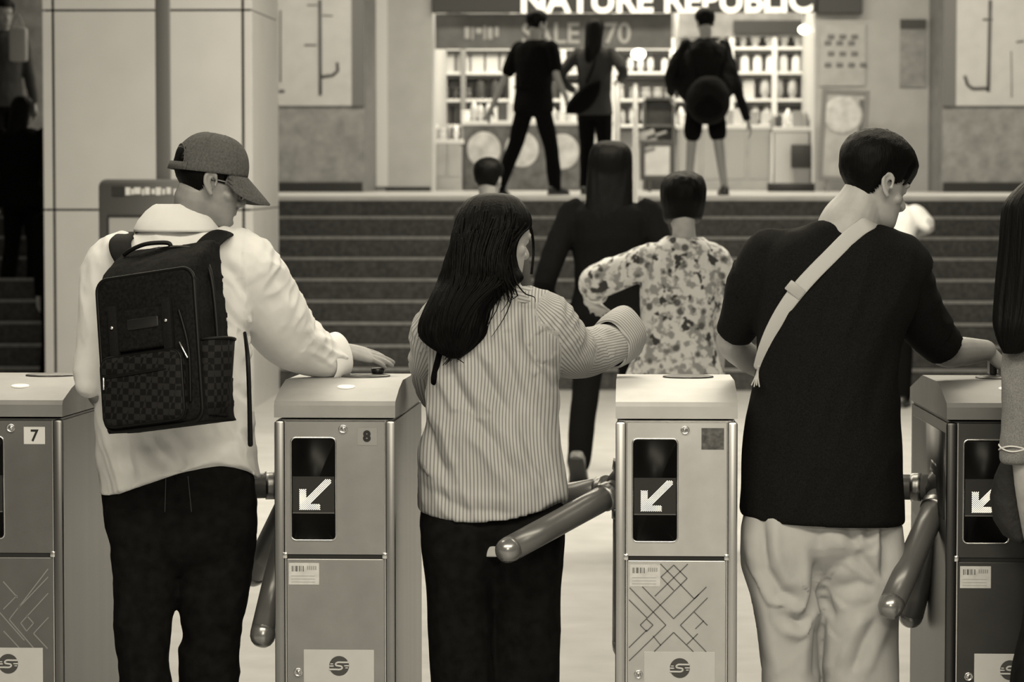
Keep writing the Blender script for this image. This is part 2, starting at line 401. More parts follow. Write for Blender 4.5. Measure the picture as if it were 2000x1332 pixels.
# flanking walls with maps
XL, XR = W(712, 335, 31.5).x, W(1840, 335, 31.5).x
B1('wall_left', WSTONE, -16, XL, 31.5, 33.2, LZ, 6, kind='structure')
B1('wall_right', WSTONE, XR, 12, 31.5, 33.2, LZ, 6, kind='structure')
B1('baseboard_left', BASE, -16, XL - .02, 31.46, 31.5, LZ, LZ + .10, kind='structure')
B1('baseboard_right', BASE, XR + .01, 12, 31.46, 31.5, LZ, LZ + .10, kind='structure')
X1, X2, X3 = W(845, 335, 33).x, W(1590, 335, 33).x, W(1700, 335, 33).x
bm = BM(); box(bm, XL - .3, X1, 33, 36.4, LZ, 6); mk('wall_shop_left', bm, WALLL, smooth=False, kind='structure')
bm = BM(); box(bm, X2, XR + .3, 33, 36.4, LZ, 6); mk('wall_shop_right', bm, WALLL, smooth=False, kind='structure')
B1('baseboard_shop', BASE, XL + .1, X1 - .02, 32.97, 33, LZ, LZ + .045, kind='structure')
B1('trim_2', mat('corner_strip', .62, .4), XL, XL + .12, 32.95, 33, LZ + .05, 6, kind='structure')
xx = W(1815, 335, 33).x
B1('trim_3', mat('corner_strip', .62, .4), xx, xx + .12, 32.95, 33, LZ + .05, 6, kind='structure')
B1('wall_back', mat('shop_back', .42, .6), -4, 4, 36.4, 36.6, LZ, 6, kind='structure')
B1('ceiling', mat('shop_ceiling', .55, .7), X1, X2, 33.05, 36.4, 4.75, 4.9, kind='structure')

def poster(label, xl, xr, yb, Y, flip):
    a = W(xl, yb, Y); b = W(xr, yb, Y)
    r = root('wall_map', ((a.x + b.x) / 2, Y, a.z), label, 'map')
    bm = BM(); box(bm, a.x, b.x, Y - .03, Y - .001, a.z, 5.4, .004); mk('sheet', bm, POSTER, r, smooth=False)
    bm = BM(); x = b.x if not flip else a.x
    box(bm, min(x, x + (.13 if not flip else -.13)), max(x, x + (.13 if not flip else -.13)), Y - .035, Y - .001, a.z - .0, 5.4); mk('frame', bm, FRAMEG, r, smooth=False)
    bm = BM()
    def ln(pts, w=.013):
        for (p, q) in zip(pts, pts[1:]):
            A = W(*p, Y - .034); B = W(*q, Y - .034); tube(bm, [A, B], w, 6, round_ends=False)
    if not flip:
        ln([(625, 0), (626, 185)], .018); ln([(626, 150), (650, 147), (660, 138), (659, 122)], .016); ln([(595, 88), (618, 88)], .008); ln([(545, 178), (556, 178)], .014)
        ln([(548, 20), (548, 160)], .008); ln([(600, 10), (620, 10)], .006); ln([(630, 30), (650, 31)], .006)
    else:
        ln([(1934, 0), (1930, 178)], .018); ln([(1930, 172), (1900, 173), (1890, 166), (1884, 148)], .016); ln([(1985, 82), (2000, 80)], .008); ln([(1920, 38), (1938, 38)], .01)
        ln([(1975, 100), (1976, 190)], .005)
    mk('route_lines', bm, mat('map_ink', .06, .6), r)
poster('pale route map on the wall left of the shop with a dark vertical line', 520, 688, 207, 31.5, False)
poster('pale route map on the wall right of the shop with a hooked dark line', 1866, 2080, 207, 31.5, True)
# notice on the right shop wall
a = W(1757, 170, 33); b = W(1808, 38, 33)
r = root('wall_notice', ((a.x + b.x) / 2, 33, a.z), 'narrow grey notice with a dark header on the wall right of the shop', 'notice')
bm = BM(); box(bm, a.x, b.x, 32.97, 32.999, a.z, b.z); mk('sheet', bm, mat('notice_grey', .25, .6, var=(12, .2)), r, smooth=False)
bm = BM(); c = W(1757, 57, 33); box(bm, a.x, b.x, 32.962, 32.972, c.z, b.z); mk('header', bm, mat('notice_dark', .05, .6), r, smooth=False)
a = W(1600, 168, 33); b = W(1690, 48, 33)
r = root('wall_notice', ((a.x + b.x) / 2, 33, a.z), 'broad pale notice with rows of dark spots beside the shop opening', 'notice')
bm = BM(); box(bm, a.x, b.x, 32.97, 32.999, a.z, b.z); mk('sheet', bm, mat('notice_pale', .40, .6, var=(10, .1)), r, smooth=False)
for j, yy in enumerate((72, 84, 105, 127)):
    for i in range(4 if j in (3,) else 3):
        bm = BM(); p = W(1611 + i * 23 + (6 if j % 2 else 12), yy, 32.965); box(bm, p.x - .035, p.x + .035, 32.962, 32.97, p.z - .025, p.z + .025, .008); mk('printed_spot', bm, mat('notice_ink', .16, .6), r)
# column with panelled cladding
PY = 21.66
px0, px1 = W(85, 335, PY).x, W(493, 335, PY).x
col = bpy.data.objects.new('wall_pillar', None); COL.objects.link(col); col.location = (px0, PY, 0); col['kind'] = 'structure'; ORG['wall_pillar'] = V((px0, PY, 0))
PD = 1.6
bm = BM(); box(bm, px0 + .02, px1 - .02, PY + .02, PY + PD - .02, 0, 6); mk('core', bm, PCORE, col, smooth=False)
jx = [px0, W(105, 335, PY).x, W(475, 335, PY).x, px1]
jz = [0, W(300, 410, PY).z, W(300, 20, PY).z, 6]
bm = BM(); g = .010
for i in range(3):
    for j in range(3):
        x0 = jx[i] + (g if i else 0); x1 = jx[i + 1] - (g if i < 2 else 0)
        box(bm, x0, x1, PY, PY + .03, jz[j] + (.007 if j else 0), jz[j + 1] - (.007 if j < 2 else 0), .003)
for j in range(3):
    for x in (px0, px1 - .03): box(bm, x, x + .03, PY + .031, PY + PD, jz[j] + (.004 if j else 0), jz[j + 1] - .004, .002)
    box(bm, px0 + .03, px1 - .03, PY + PD - .03, PY + PD, jz[j] + .004, jz[j + 1] - .004, .002)
mk('cladding', bm, PILL, col, smooth=False)
# sign on a pole in front of the pillar
SY = 19.0
a = W(193, 350, SY); b = W(441, 350, SY); xm = (a.x + b.x) / 2
r = root('information_sign', (xm, SY, 0), 'grey pole sign with rounded frame in front of the pale pillar', 'sign')
GF = mat('sign_grey', .105, .6, spec=.2); GD = mat('sign_pole', .095, .6, spec=.2)
bm = BM(); box(bm, xm - .044, xm + .044, SY + .03, SY + .09, 0, 2.95, .008); mk('pole', bm, GD, r, smooth=R(35))
bm = BM(); box(bm, xm - .040, xm + .040, SY + .034, SY + .086, 2.95, 4.2, .006); mk('upper_pole', bm, mat('sign_pole_pale', .24, .5), r, smooth=R(35))
bm = BM(); zt = a.z
def rrect(bm, x0, x1, z0, z1, y0, y1, rad, n=6):
    pts = []
    for cx, cz, a0 in ((x1 - rad, z1 - rad, 0), (x0 + rad, z1 - rad, 90), (x0 + rad, z0 + rad, 180), (x1 - rad, z0 + rad, 270)):
        for i in range(n + 1):
            t = R(a0 + 90 * i / n); pts.append((cx + rad * math.cos(t), cz + rad * math.sin(t)))
    rings(bm, [[V((x, y0, z)) for x, z in pts], [V((x, y1, z)) for x, z in pts]])
rrect(bm, a.x, b.x, .45, zt, SY - .01, SY + .03, .05); mk('board', bm, GF, r, smooth=R(35))
c = W(212, 425, SY)
bm = BM(); box(bm, c.x, b.x - .06, SY - .016, SY - .011, .55, c.z + .012); mk('panel', bm, mat('sign_panel', .31, .5), r, smooth=False)
bm = BM(); box(bm, c.x - .005, b.x - .06, SY - .019, SY - .0165, c.z, c.z + .016); box(bm, c.x - .008, c.x + .006, SY - .019, SY - .0165, .55, c.z); mk('panel_edge', bm, SEAM, r, smooth=False)
bm = BM(); p = W(219, 383, SY); q = W(243, 364, SY); box(bm, p.x, q.x, SY - .02, SY - .011, p.z, q.z); mk('dark_square', bm, INK, r, smooth=False)
bm = BM()
for i, (x0, w_) in enumerate(((246, 9), (257, 5), (263, 12), (278, 4), (284, 9), (297, 6), (305, 10), (318, 5), (326, 8), (340, 9), (353, 6), (364, 10))):
    p = W(x0, 381 - (i % 3), SY); q = W(x0 + w_, 366 + (i % 2) * 3, SY); box(bm, p.x, q.x, SY - .02, SY - .011, p.z, q.z)
mk('lettering', bm, mat('sign_letter', .6, .5), r, smooth=False)

# ------------------------------------------------------------------ turnstile gates
GD0 = 8.571; GW = .341
def text_mesh(s, size, bold=.0, extrude=.0005):
    cu = bpy.data.curves.new('t', 'FONT'); cu.body = s; cu.size = size; cu.offset = bold; cu.extrude = extrude; cu.align_x = 'CENTER'; cu.align_y = 'CENTER'
    o = bpy.data.objects.new('t', cu); COL.objects.link(o)
    dg = bpy.context.evaluated_depsgraph_get(); me = bpy.data.meshes.new_from_object(o.evaluated_get(dg))
    bpy.data.objects.remove(o); bpy.data.curves.remove(cu)
    return me
FACE = Matrix.Rotation(math.pi / 2, 4, 'X')      # text lying in XY -> facing -Y
def gate(X0, label, phi, number=None, pattern=None, sticker=True, sign=True, oval=True, lit_tone=.4):
    r = root('ticket_gate', (X0 + GW / 2, GD0, 0), label, 'turnstile', 'turnstiles in a row')
    Y = GD0; X1g = X0 + GW
    STEEL = mat('brushed_steel_%d' % (lit_tone * 100), lit_tone * .95, .38, 1.0, bump=(90, .08, .002), stretch=(1, 1, .06), var=(6, .10))  # reflected-light differences between the gates are put into these steel colours
    STEELP = mat('panel_steel_%d' % (lit_tone * 100), lit_tone, .46, 1.0, bump=(160, .10, .001), var=(9, .08))
    Z = lambda py: CAMZ - (py - VPY) / 700.0
    LX = lambda px: X0 + (px - 532) / 700.0            # px in gate-8 coordinates
    # cabinet body
    bm = BM()
    prof = [(0.012, 0), (0.012, .984), (1.13, .956), (1.13, 0)]
    rings(bm, [[V((x, Y + y, z)) for y, z in prof] for x in (X0 + .004, X1g - .004)])
    bmesh.ops.bevel(bm, geom=[e for e in bm.edges], offset=.006, segments=2, affect='EDGES')
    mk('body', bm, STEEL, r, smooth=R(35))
    # side recess panels (lighter seam) on both sides
    bm = BM()
    for x in (X0 + .0035,):
        rings(bm, [[V((x + d, Y + y, z)) for y, z in ((.09, .70), (.09, .945), (1.04, .92), (1.04, .62), (.40, .62), (.30, .70))] for d in (-.0025, .0025)])
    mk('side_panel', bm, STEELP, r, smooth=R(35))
    # cap
    bm = BM()
    prof = [(0, .990), (0, 1.024), (.012, 1.036), (.15, 1.062), (.292, 1.077), (.735, 1.066), (1.146, 1.001), (1.146, .961)]
    cols = []
    for x, t in ((X0, 0), (X0 + .004, 1), (X1g - .004, 1), (X1g, 0)):
        cols.append([V((x, Y + y, z - (0 if (t or z < 1.0) else .0))) for y, z in prof])
    rings(bm, [cols[0], cols[3]])
    bmesh.ops.bevel(bm, geom=[e for e in bm.edges if e.calc_face_angle(0) > .3], offset=.007, segments=3, affect='EDGES')
    mk('cap', bm, mat('cap_steel_%d' % (lit_tone * 100), .15 + lit_tone * .6, .55, 1.0, bump=(160, .10, .001), var=(9, .08)), r, smooth=R(30))
    # reader plate on the flat top
    bm = BM(); n = 28
    tz = lambda y: 1.077 + (1.066 - 1.077) * (y - .292) / .443
    cx = X0 + GW * .62
    rings(bm, [[V((cx + a * math.cos(t), Y + .52 + .10 * math.sin(t) * a / .075, tz(.52 + .10 * math.sin(t) * a / .075) + h)) for t in [2 * math.pi * i / n for i in range(n)]] for a, h in ((.075, -.002), (.075, .004), (.068, .006))])
    mk('card_reader', bm, mat('reader_pad', .05, .35), r, smooth=R(35))
    if oval:  # bright reflection on the slope, put in as a white glowing oval
        bm = BM(); cx = X0 + GW * .55; yy = .17
        rings(bm, [[V((cx + .026 * k * math.cos(t), Y + yy + .022 * k * math.sin(t), 1.0628 + (yy - .15 + .022 * k * math.sin(t)) * .106 + h)) for t in [2 * math.pi * i / n for i in range(n)]] for k, h in ((1, -.003), (1, .002), (.85, .0035))])
        mk('oval_highlight', bm, mat('highlight_white', .85, .2, emit=.25), r, smooth=R(35))
    # corner posts
    for x0, x1 in ((X0, X0 + .029), (X1g - .027, X1g)):
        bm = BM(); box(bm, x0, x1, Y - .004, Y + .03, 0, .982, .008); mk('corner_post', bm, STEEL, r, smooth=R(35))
    for x in (X0 + .0315, X1g - .029):
        bm = BM(); box(bm, x - .0016, x + .0016, Y + .002, Y + .02, .02, .98); mk('edge_strip', bm, STEELB, r, smooth=False)
    # upper door, built around the display opening
    dx0, dx1, dz0, dz1 = X0 + .0335, X1g - .031, Z(1088), Z(826)
    wx0, wx1, wz0, wz1 = LX(567), LX(652), Z(1058), Z(859)
    bm = BM()
    for a_, b_, c_, d_ in ((dx0, wx0, dz0, dz1), (wx1, dx1, dz0, dz1), (wx0, wx1, dz0, wz0), (wx0, wx1, wz1, dz1)):
        box(bm, a_, b_, Y + .001, Y + .018, c_, d_)
    bmesh.ops.remove_doubles(bm, verts=bm.verts[:], dist=.0001)
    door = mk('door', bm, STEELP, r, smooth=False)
    bm = BM()                                     # bezel ring with rounded corners
    def rr(x0, x1, z0, z1, rad, y, nn=6):
        pts = []
        for cx_, cz_, a0 in ((x1 - rad, z1 - rad, 0), (x0 + rad, z1 - rad, 90), (x0 + rad, z0 + rad, 180), (x1 - rad, z0 + rad, 270)):
            for i in range(nn + 1):
                t = R(a0 + 90 * i / nn); pts.append(V((cx_ + rad * math.cos(t), y, cz_ + rad * math.sin(t))))
        return pts
    rings(bm, [rr(wx0 - .005, wx1 + .005, wz0 - .005, wz1 + .005, .016, Y + .002), rr(wx0 - .004, wx1 + .004, wz0 - .004, wz1 + .004, .015, Y - .003),
               rr(wx0 - .0005, wx1 + .0005, wz0 - .0005, wz1 + .0005, .012, Y - .002), rr(wx0, wx1, wz0, wz1, .011, Y + .006)], cap=False)
    mk('bezel', bm, STEELB, r, smooth=R(50))
    bm = BM(); rings(bm, [rr(wx0 - .002, wx1 + .002, wz0 - .002, wz1 + .002, .012, Y - .0005), rr(wx0 - .002, wx1 + .002, wz0 - .002, wz1 + .002, .012, Y + .012)])
    disp = mk('display', bm, BLACK, r, smooth=R(35))
    bm = BM(); box(bm, wx0 + .002, wx1 - .002, Y - .0012, Y - .0004, Z(1006), Z(934)); mk('led_board', bm, LEDB, disp, smooth=False)
    bm = BM(); box(bm, wx0 + .002, wx1 - .002, Y - .0016, Y - .0004, Z(1007), Z(1005)); mk('board_edge', bm, mat('board_edge', .10, .4), disp, smooth=False)
    bm = BM(); s = .0052
    ax, az = LX(582.5), Z(999)
    for i in range(0, 18):
        for j in range(0, 18):
            for half in (0, 1):
                u, v_ = i + half * .5, j + half * .5
                if u > 15.5 or v_ > 15: continue
                ok = (u <= 3.2 and v_ <= 10.2) or (v_ <= 2.8 and u <= 10.4) or (abs(u - v_) <= 2.6)
                if not ok: continue
                p = V((ax + u * .0056, Y - .0020, az + v_ * .0056))
                rings(bm, [[p + V((.00135 * math.cos(t), dy, .00135 * math.sin(t))) for t in [R(60 * q) for q in range(6)]] for dy in (0, .0012)])
    mk('arrow', bm, LEDM, disp, smooth=False)
    # seam + hinge blocks, lower panel
    bm = BM(); box(bm, X0 + .028, X1g - .026, Y + .004, Y + .016, Z(1098), Z(1088)); mk('seam', bm, SEAM, r, smooth=False)
    for x in (X0 + .030, X1g - .030):
        bm = BM(); box(bm, x - .007, x + .007, Y - .007, Y + .012, Z(1096), Z(1084), .003); mk('hinge', bm, STEELB, r, smooth=R(35))
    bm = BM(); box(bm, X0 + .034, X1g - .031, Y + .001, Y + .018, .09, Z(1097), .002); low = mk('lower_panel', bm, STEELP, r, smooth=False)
    def lock(px, py, par):
        bm = BM(); c = V((LX(px), 0, Z(py)))
        prof = [(.0125, .002), (.0125, -.004), (.0095, -.006), (.0085, -.003), (.006, -.003), (.005, -.007), (.0005, -.0075)]
        rings(bm, [[V((c.x + a * math.cos(t), Y + d, c.z + a * math.sin(t))) for t in [2 * math.pi * i / 24 for i in range(24)]] for a, d in prof])
        lk = mk('lock', bm, STEELB, par, smooth=R(40))
        bm = BM(); box(bm, c.x - .001, c.x + .001, Y - .0085, Y - .006, c.z - .004, c.z + .004); mk('keyhole', bm, SEAM, lk, smooth=False)
    lock(668, 840, door); lock(578, 1322, low)
    if number:
        nx = 716; pale = number == '7'
        ws = (20 if pale else 19) / 700
        bm = BM(); box(bm, LX(nx - (2 if pale else 0)) - ws, LX(nx) + ws, Y - .0006, Y + .002, Z(872), Z(838)); pl = mk('number_plate', bm, mat('plate_white', .62, .5) if pale else mat('plate_grey', .26, .5), door, smooth=False)
        me = text_mesh(number, .046 if pale else .040, .0008 if pale else .0022)
        me.transform(Matrix.Translation((LX(nx - 1), Y - .0014, Z(855 if not pale else 856))) @ FACE); link('number', me, INK, pl)
    elif number is None:
        bm = BM(); box(bm, LX(700), LX(744), Y - .0006, Y + .002, Z(878), Z(836)); mk('scuffed_plate', bm, mat('plate_scuffed', .075, .6, var=(70, .6)), door, smooth=False, label='dark scuffed sticker')
    if sticker:
        bm = BM(); box(bm, LX(560), LX(620), Y - .0004, Y + .002, Z(1148), Z(1105)); sk = mk('asset_sticker', bm, STICK, low, smooth=False)
        bm = BM()
        for i, wv in enumerate((2, 1, 3, 1, 2, 1, 2)):
            x = 566 + i * 3.6; box(bm, LX(x), LX(x + wv), Y - .0009, Y, Z(1122), Z(1111))
        mk('barcode', bm, INKG, sk, smooth=False)
        bm = BM()
        for i in range(5): box(bm, LX(596 + i * 4), LX(598.5 + i * 4), Y - .0008, Y, Z(1119), Z(1111))
        for k in range(3): box(bm, LX(565), LX(612), Y - .0008, Y, Z(1131 + k * 6) - .0006, Z(1131 + k * 6) + .0006)
        mk('small_print', bm, mat('faint_ink', .30, .6), sk, smooth=False)
    if pattern:
        bm = BM(); wv = .0014
        for (x0, y0), (x1, y1) in pattern[0]:
            a_ = V((LX(x0), Y, Z(y0))); b_ = V((LX(x1), Y, Z(y1))); d = (b_ - a_).normalized(); nn = V((-d.z, 0, d.x)) * wv
            vs = [bm.verts.new(p + V((0, -.0007, 0))) for p in (a_ + nn, b_ + nn, b_ - nn, a_ - nn)] + [bm.verts.new(p + V((0, .0015, 0))) for p in (a_ + nn, b_ + nn, b_ - nn, a_ - nn)]
            bm.faces.new(vs[:4]); bm.faces.new(vs[7:3:-1])
            for i in range(4): bm.faces.new((vs[i], vs[i + 4], vs[(i + 1) % 4 + 4], vs[(i + 1) % 4]))
        bmesh.ops.recalc_face_normals(bm, faces=bm.faces[:])
        mk('line_pattern', bm, pattern[1], low, smooth=False)
    if sign:
        bm = BM(); box(bm, LX(589), LX(728), Y - .0008, Y + .002, Z(1390), Z(1277), .0006); sg = mk('operator_sign', bm, mat('sign_white', .50, .55, var=(12, .05)), low, smooth=False)
        c = V((LX(659), Y - .001, Z(1309))); rad = .028
        bm = BM(); rings(bm, [[c + V((rad * math.cos(t), dy, rad * math.sin(t))) for t in [2 * math.pi * i / 40 for i in range(40)]] for dy in (-.0006, .001)]); lg = mk('emblem', bm, mat('emblem_dark', .055, .5), sg, smooth=False)
        bm = BM()
        def stroke(pts, w=.0026):
            P = [V((c.x + rad * x, c.y - .0014, c.z + rad * z)) for x, z in pts]
            tube(bm, P, w, 8, sub=6, flat=.25, up=(0, 1, 0), round_ends=False)
        stroke([(1.0, .36), (.35, .36), (-.1, .36), (-.33, .22), (-.30, .06), (-.05, .0), (.22, -.05), (.30, -.22), (.08, -.36), (-.4, -.36), (-1.0, -.36)])
        stroke([(-1.0, -.02), (-.55, -.02)], .002); stroke([(.50, .02), (1.0, .02)], .002); stroke([(-.9, .2), (-.6, .2)], .0016); stroke([(.62, -.2), (.9, -.2)], .0016)
        mk('emblem_stripes', bm, mat('sign_white', .5), lg)
    # tripod arms on the left side
    hub = V((X0 + .028, Y + .35, .765))
    ax_ = V((-1, 0, -1)).normalized()
    bm = BM(); tube(bm, [V((X0 + .05, hub.y, .785)), hub + V((0.005, 0, .004))], [.085, .066], 28, round_ends=False)
    tube(bm, [hub - ax_ * .05, hub + ax_ * .012], [.062, .056], 28, round_ends=True); mk('hub', bm, mat('hub_dark', .03, .35, .4), r, smooth=R(40))
    for k in range(3):
        f = R(phi + 120 * k); d = V((-.5 - .5 * math.cos(f), .707 * math.sin(f), -.5 + .5 * math.cos(f)))
        bm = BM(); tube(bm, [hub + d * .03, hub + d * .468], [.0370, .0370], 28, round_ends=False); am = mk('arm', bm, RUBBER, r, smooth=R(40))
        bm = BM(); prof = [(.463, .0372), (.476, .0372), (.492, .035), (.504, .029), (.512, .020), (.515, .008)]
        u = d.cross(V((.3, .9, .2))).normalized(); v_ = d.cross(u)
        rings(bm, [[hub + d * L + (u * math.cos(t) + v_ * math.sin(t)) * q for t in [2 * math.pi * i / 28 for i in range(28)]] for L, q in prof])
        mk('end_cap', bm, mat('arm_cap', .30, .25, .7), am, smooth=R(60))
        bm = BM(); tube(bm, [hub + d * .065, hub + d * .095], [.041, .041], 28, round_ends=False); mk('collar', bm, mat('collar_steel', .28, .35, 1.0), am, smooth=R(40))
    return r
def c8(pts): return [(((a - 0) / 2.107 + 1180 - 671, b / 2.107 + 700), ((c - 0) / 2.107 + 1180 - 671, d / 2.107 + 700)) for a, b, c, d in pts]
PAT = c8([(160, 945, 290, 1078), (290, 1078, 425, 945), (108, 950, 258, 1105), (258, 1105, 106, 1255), (105, 1000, 180, 1075), (205, 1105, 178, 1132), (178, 1132, 152, 1105), (152, 1105, 345, 910), (178, 1080, 205, 1105),
          (235, 850, 375, 995), (375, 995, 395, 975), (348, 850, 212, 985), (290, 855, 345, 910), (290, 855, 237, 905), (237, 905, 290, 960), (290, 1135, 210, 1215), (290, 1135, 372, 1215), (430, 990, 318, 1105), (318, 1105, 425, 1215),
          (205, 1150, 238, 1190), (375, 1050, 430, 1105), (105, 1200, 180, 1125), (345, 1185, 390, 1140), (415, 1085, 380, 1120)])
def c5(pts): return [((a / 2.176 + 532 + 238 - 120, b / 2.176 + 720), (c / 2.176 + 532 + 238 - 120, d / 2.176 + 720)) for a, b, c, d in pts]
PAT7 = c5([(195, 870, 25, 1090), (25, 1090, 140, 1225), (195, 905, 65, 1040), (0, 925, 62, 995), (100, 1070, 130, 1105), (130, 1105, 100, 1140), (100, 1140, 75, 1105), (75, 1105, 195, 975), (195, 1080, 130, 1150), (130, 1150, 190, 1215), (0, 1045, 60, 985), (-60, 1010, 90, 1180), (0, 1140, 70, 1215)])
gate(W(120, 600, GD0).x - GW, 'ticket gate with a white number 7 plate at the left edge of the picture', 0, number='7', pattern=(PAT7, mat('etched_line', .42, .5, 1.0)), lit_tone=.21)
gate(-1.010, 'ticket gate with number 8 between the man in the cap and the striped shirt woman', -13.5, number='8', lit_tone=.36)
gate(-.051, 'brightly lit ticket gate with a crossed line pattern on its lower panel', -68, number=None, pattern=(PAT, INKG), oval=False, lit_tone=.60)
gate(.871, 'dimly lit ticket gate at the right behind the black tee man and long haired person', 15, number='', lit_tone=.085)

# ------------------------------------------------------------------ generic figure for people further away
def figure(label, x, y, z, h, facing, feet=((-.09, 0, 0), (.09, 0, 0)), fpitch=(0, 0), hands=((-.26, .06, .47), (.26, .06, .47)), lean=0, hair='short', sleeve='long', bottom='trousers',
           top=None, bot=None, skin=None, haz=0, hpitch=6, bulk=1.0, long_to=.62, knee=(.04, .04), elbow=None, shoes=None, sole=None, vox=.011, group=None, rough=.006, flare=1.0, cape=None, hw=1.0):
    top = top or BLK; bot = bot or BLK; skin = skin or SKIN
    r = root('person', (x, y, z), label, 'person', group)
    T = Matrix.Translation((x, y, z)) @ Matrix.Rotation(R(-facing), 4, 'Z')
    P = lambda a, b, c: T @ V((a, b, c))
    hd = (T.to_3x3() @ V((0, 1, 0)))
    s = h / 1.70; ln = math.tan(R(lean))
    def tz(zz): return max(0, zz - .52 * h) * ln          # forward shift of the torso at height
    hz = .935 * h - .4 * abs(ln) * .1
    hc = P(0, tz(.93 * h) + .02, hz)
    M = hm(hc, facing + haz, hpitch, 0, s * .98)
    nk = P(0, tz(.84 * h), .835 * h); sh = [P(sx * .105 * h * bulk, tz(.80 * h), .805 * h) for sx in (-1, 1)]
    hip = [P(sx * .052 * h, 0, .50 * h) for sx in (-1, 1)]
    an = [P(f[0] * s, f[1] * s, f[2] + .085 * s) for f in feet]
    kn = [(hip[i] * .48 + an[i] * .52) + hd * knee[i] * s for i in (0, 1)]
    wr = [P(q[0] * s, q[1] * s, q[2] * h) for q in hands]
    el = []
    for i in (0, 1):
        if elbow and elbow[i]: e = elbow[i]; el.append(P(e[0] * s, e[1] * s, e[2] * h)); continue
        m = (sh[i] + wr[i]) / 2; L = (wr[i] - sh[i]).length; need = math.sqrt(max(0, (.33 * h / 2) ** 2 - (L / 2) ** 2))
        el.append(m + (T.to_3x3() @ V(((-.5 if i == 0 else .5), -.8, -.2))).normalized() * need)
    bm = BM(); head(bm, M)
    tube(bm, [M @ V((0, -.022, -.05)), nk, P(0, tz(.76 * h), .76 * h)], [.056 * s, .058 * s, .07 * s], 16)
    for i in (0, 1):
        tube(bm, [nk - V((0, 0, .03 * s)), sh[i] - V((0, 0, .015 * s)), el[i], wr[i]], [.036 * s, .040 * s, .035 * s, .025 * s], 12)
        d = (wr[i] - el[i]).normalized(); hand(bm, wr[i], d, (T.to_3x3() @ V((-1 if i == 0 else 1, -.1, .2))), hd, (25, 25, 25, 28), s * .95)
        tube(bm, [hip[i], kn[i], an[i]], [.075 * s, .05 * s, .036 * s], 14)
    rings(bm, [sup(P(0, tz(a * h), a * h), T.to_3x3() @ V((w * h * .8, 0, 0)), hd * d * h * .8, 20, 2.3) for a, w, d in ((.48, .09, .06), (.6, .078, .055), (.72, .095, .062), (.81, .09, .05))])
    fuse('body', bm, skin, r, vox * .75, 3)
    # top
    bm = BM()
    secs = [(.455, .108 * flare, .080), (.50, .106 * flare, .080), (.58, .094, .070), (.66, .097, .072), (.73, .106, .074), (.785, .110, .068), (.815, .100, .062), (.838, .066, .052), (.852, .044, .042)]
    rings(bm, [sup(P(0, tz(a * h), a * h), T.to_3x3() @ V((w * h * bulk, 0, 0)), hd * d * h * bulk, 24, 2.3) for a, w, d in secs])
    for i in (0, 1):
        if sleeve == 'long': tube(bm, [sh[i] * .85 + nk * .15, sh[i], el[i], el[i] * .1 + wr[i] * .9], [.05 * s, .060 * s * bulk, .052 * s * bulk, .040 * s], 14)
        elif sleeve == 'short': tube(bm, [sh[i] * .85 + nk * .15, sh[i], sh[i] * .25 + el[i] * .75], [.05 * s, .060 * s * bulk, .060 * s * bulk], 14)
    if cape:
        for (a, w, d, hh) in cape: ell(bm, P(0, tz(a * h) - .02, a * h), w * h, d * h, hh * h, T.to_3x3(), 20)
    fuse('top', bm, top, r, vox, 4, disp=lambda c, n: rough * nz(c.x * 9, c.y * 9, c.z * 5) + rough * .5 * nz(c.x * 22, c.y * 22, c.z * 14))
    # bottom
    bm = BM()
    rings(bm, [sup(P(0, 0, a * h), T.to_3x3() @ V((w * h, 0, 0)), hd * d * h, 22, 2.4) for a, w, d in ((.43, .085, .066), (.455, .095, .072), (.50, .100, .076), (.56, .090, .066), (.60, .082, .06))])
    for i in (0, 1):
        if bottom == 'trousers': tube(bm, [hip[i], hip[i] * .5 + kn[i] * .5, kn[i], kn[i] * .4 + an[i] * .6, an[i] + V((0, 0, -.02 * s))], [.085 * s, .085 * s, .072 * s, .068 * s, .060 * s], 16)
        else: tube(bm, [hip[i], hip[i] * .5 + kn[i] * .5, hip[i] * .3 + kn[i] * .7], [.085 * s, .088 * s, .085 * s], 16)
    fuse('trousers' if bottom == 'trousers' else 'shorts', bm, bot, r, vox, 4, disp=lambda c, n: .006 * nz(c.x * 12, c.y * 12, c.z * 8))
    for i in (0, 1):
        bm = BM(); MM = shoe(bm, an[i], hd, -fpitch[i], s); so = mk('shoe', bm, shoes or SHOE, r)
        bm = BM(); soleb(bm, MM); mk('sole', bm, sole or SHOE, so)
    if hair == 'short': short_hair('hair', M, r, .012, .014)
    elif hair == 'long':
        bm = BM(); rr = head_rings(M, .016 + .018 * (hw - 1) / .4, 40, z0=-.05)
        rings(bm, rr)
        up = V((0, 0, 1)); rows = []
        for k in range(7):
            t = k / 6; zz = M.translation.z + .07 * s + (long_to * h + z - M.translation.z - .07 * s) * t
            c = M.translation - hd * (.02 + .07 * min(1, t * 1.8)) * s
            rows.append((c.x, c.y, zz, (.092 + .045 * (hw - 1) + (.04 * (hw - 1)) * min(1, 1.5 * t) - .012 * t) * s * (1 if k < 6 else .6), (.085 - .045 * t) * s))
        strand_loft(bm, rows, 48, world=True, amp=.04, sub=3)
        fuse('hair', bm, HAIR, r, .010, 14, disp=lambda c, n: .004 * nz(c.x * 60, c.y * 60, c.z * 6))
    elif hair == 'bob':
        bm = BM(); rings(bm, head_rings(M @ Matrix.Translation((0, -.012, 0)), .026, 40, z0=-.075))
        fuse('hair', bm, HAIR, r, .009, 4, disp=lambda c, n: .005 * nz(c.x * 40, c.y * 40, c.z * 12))
    return r, T, M

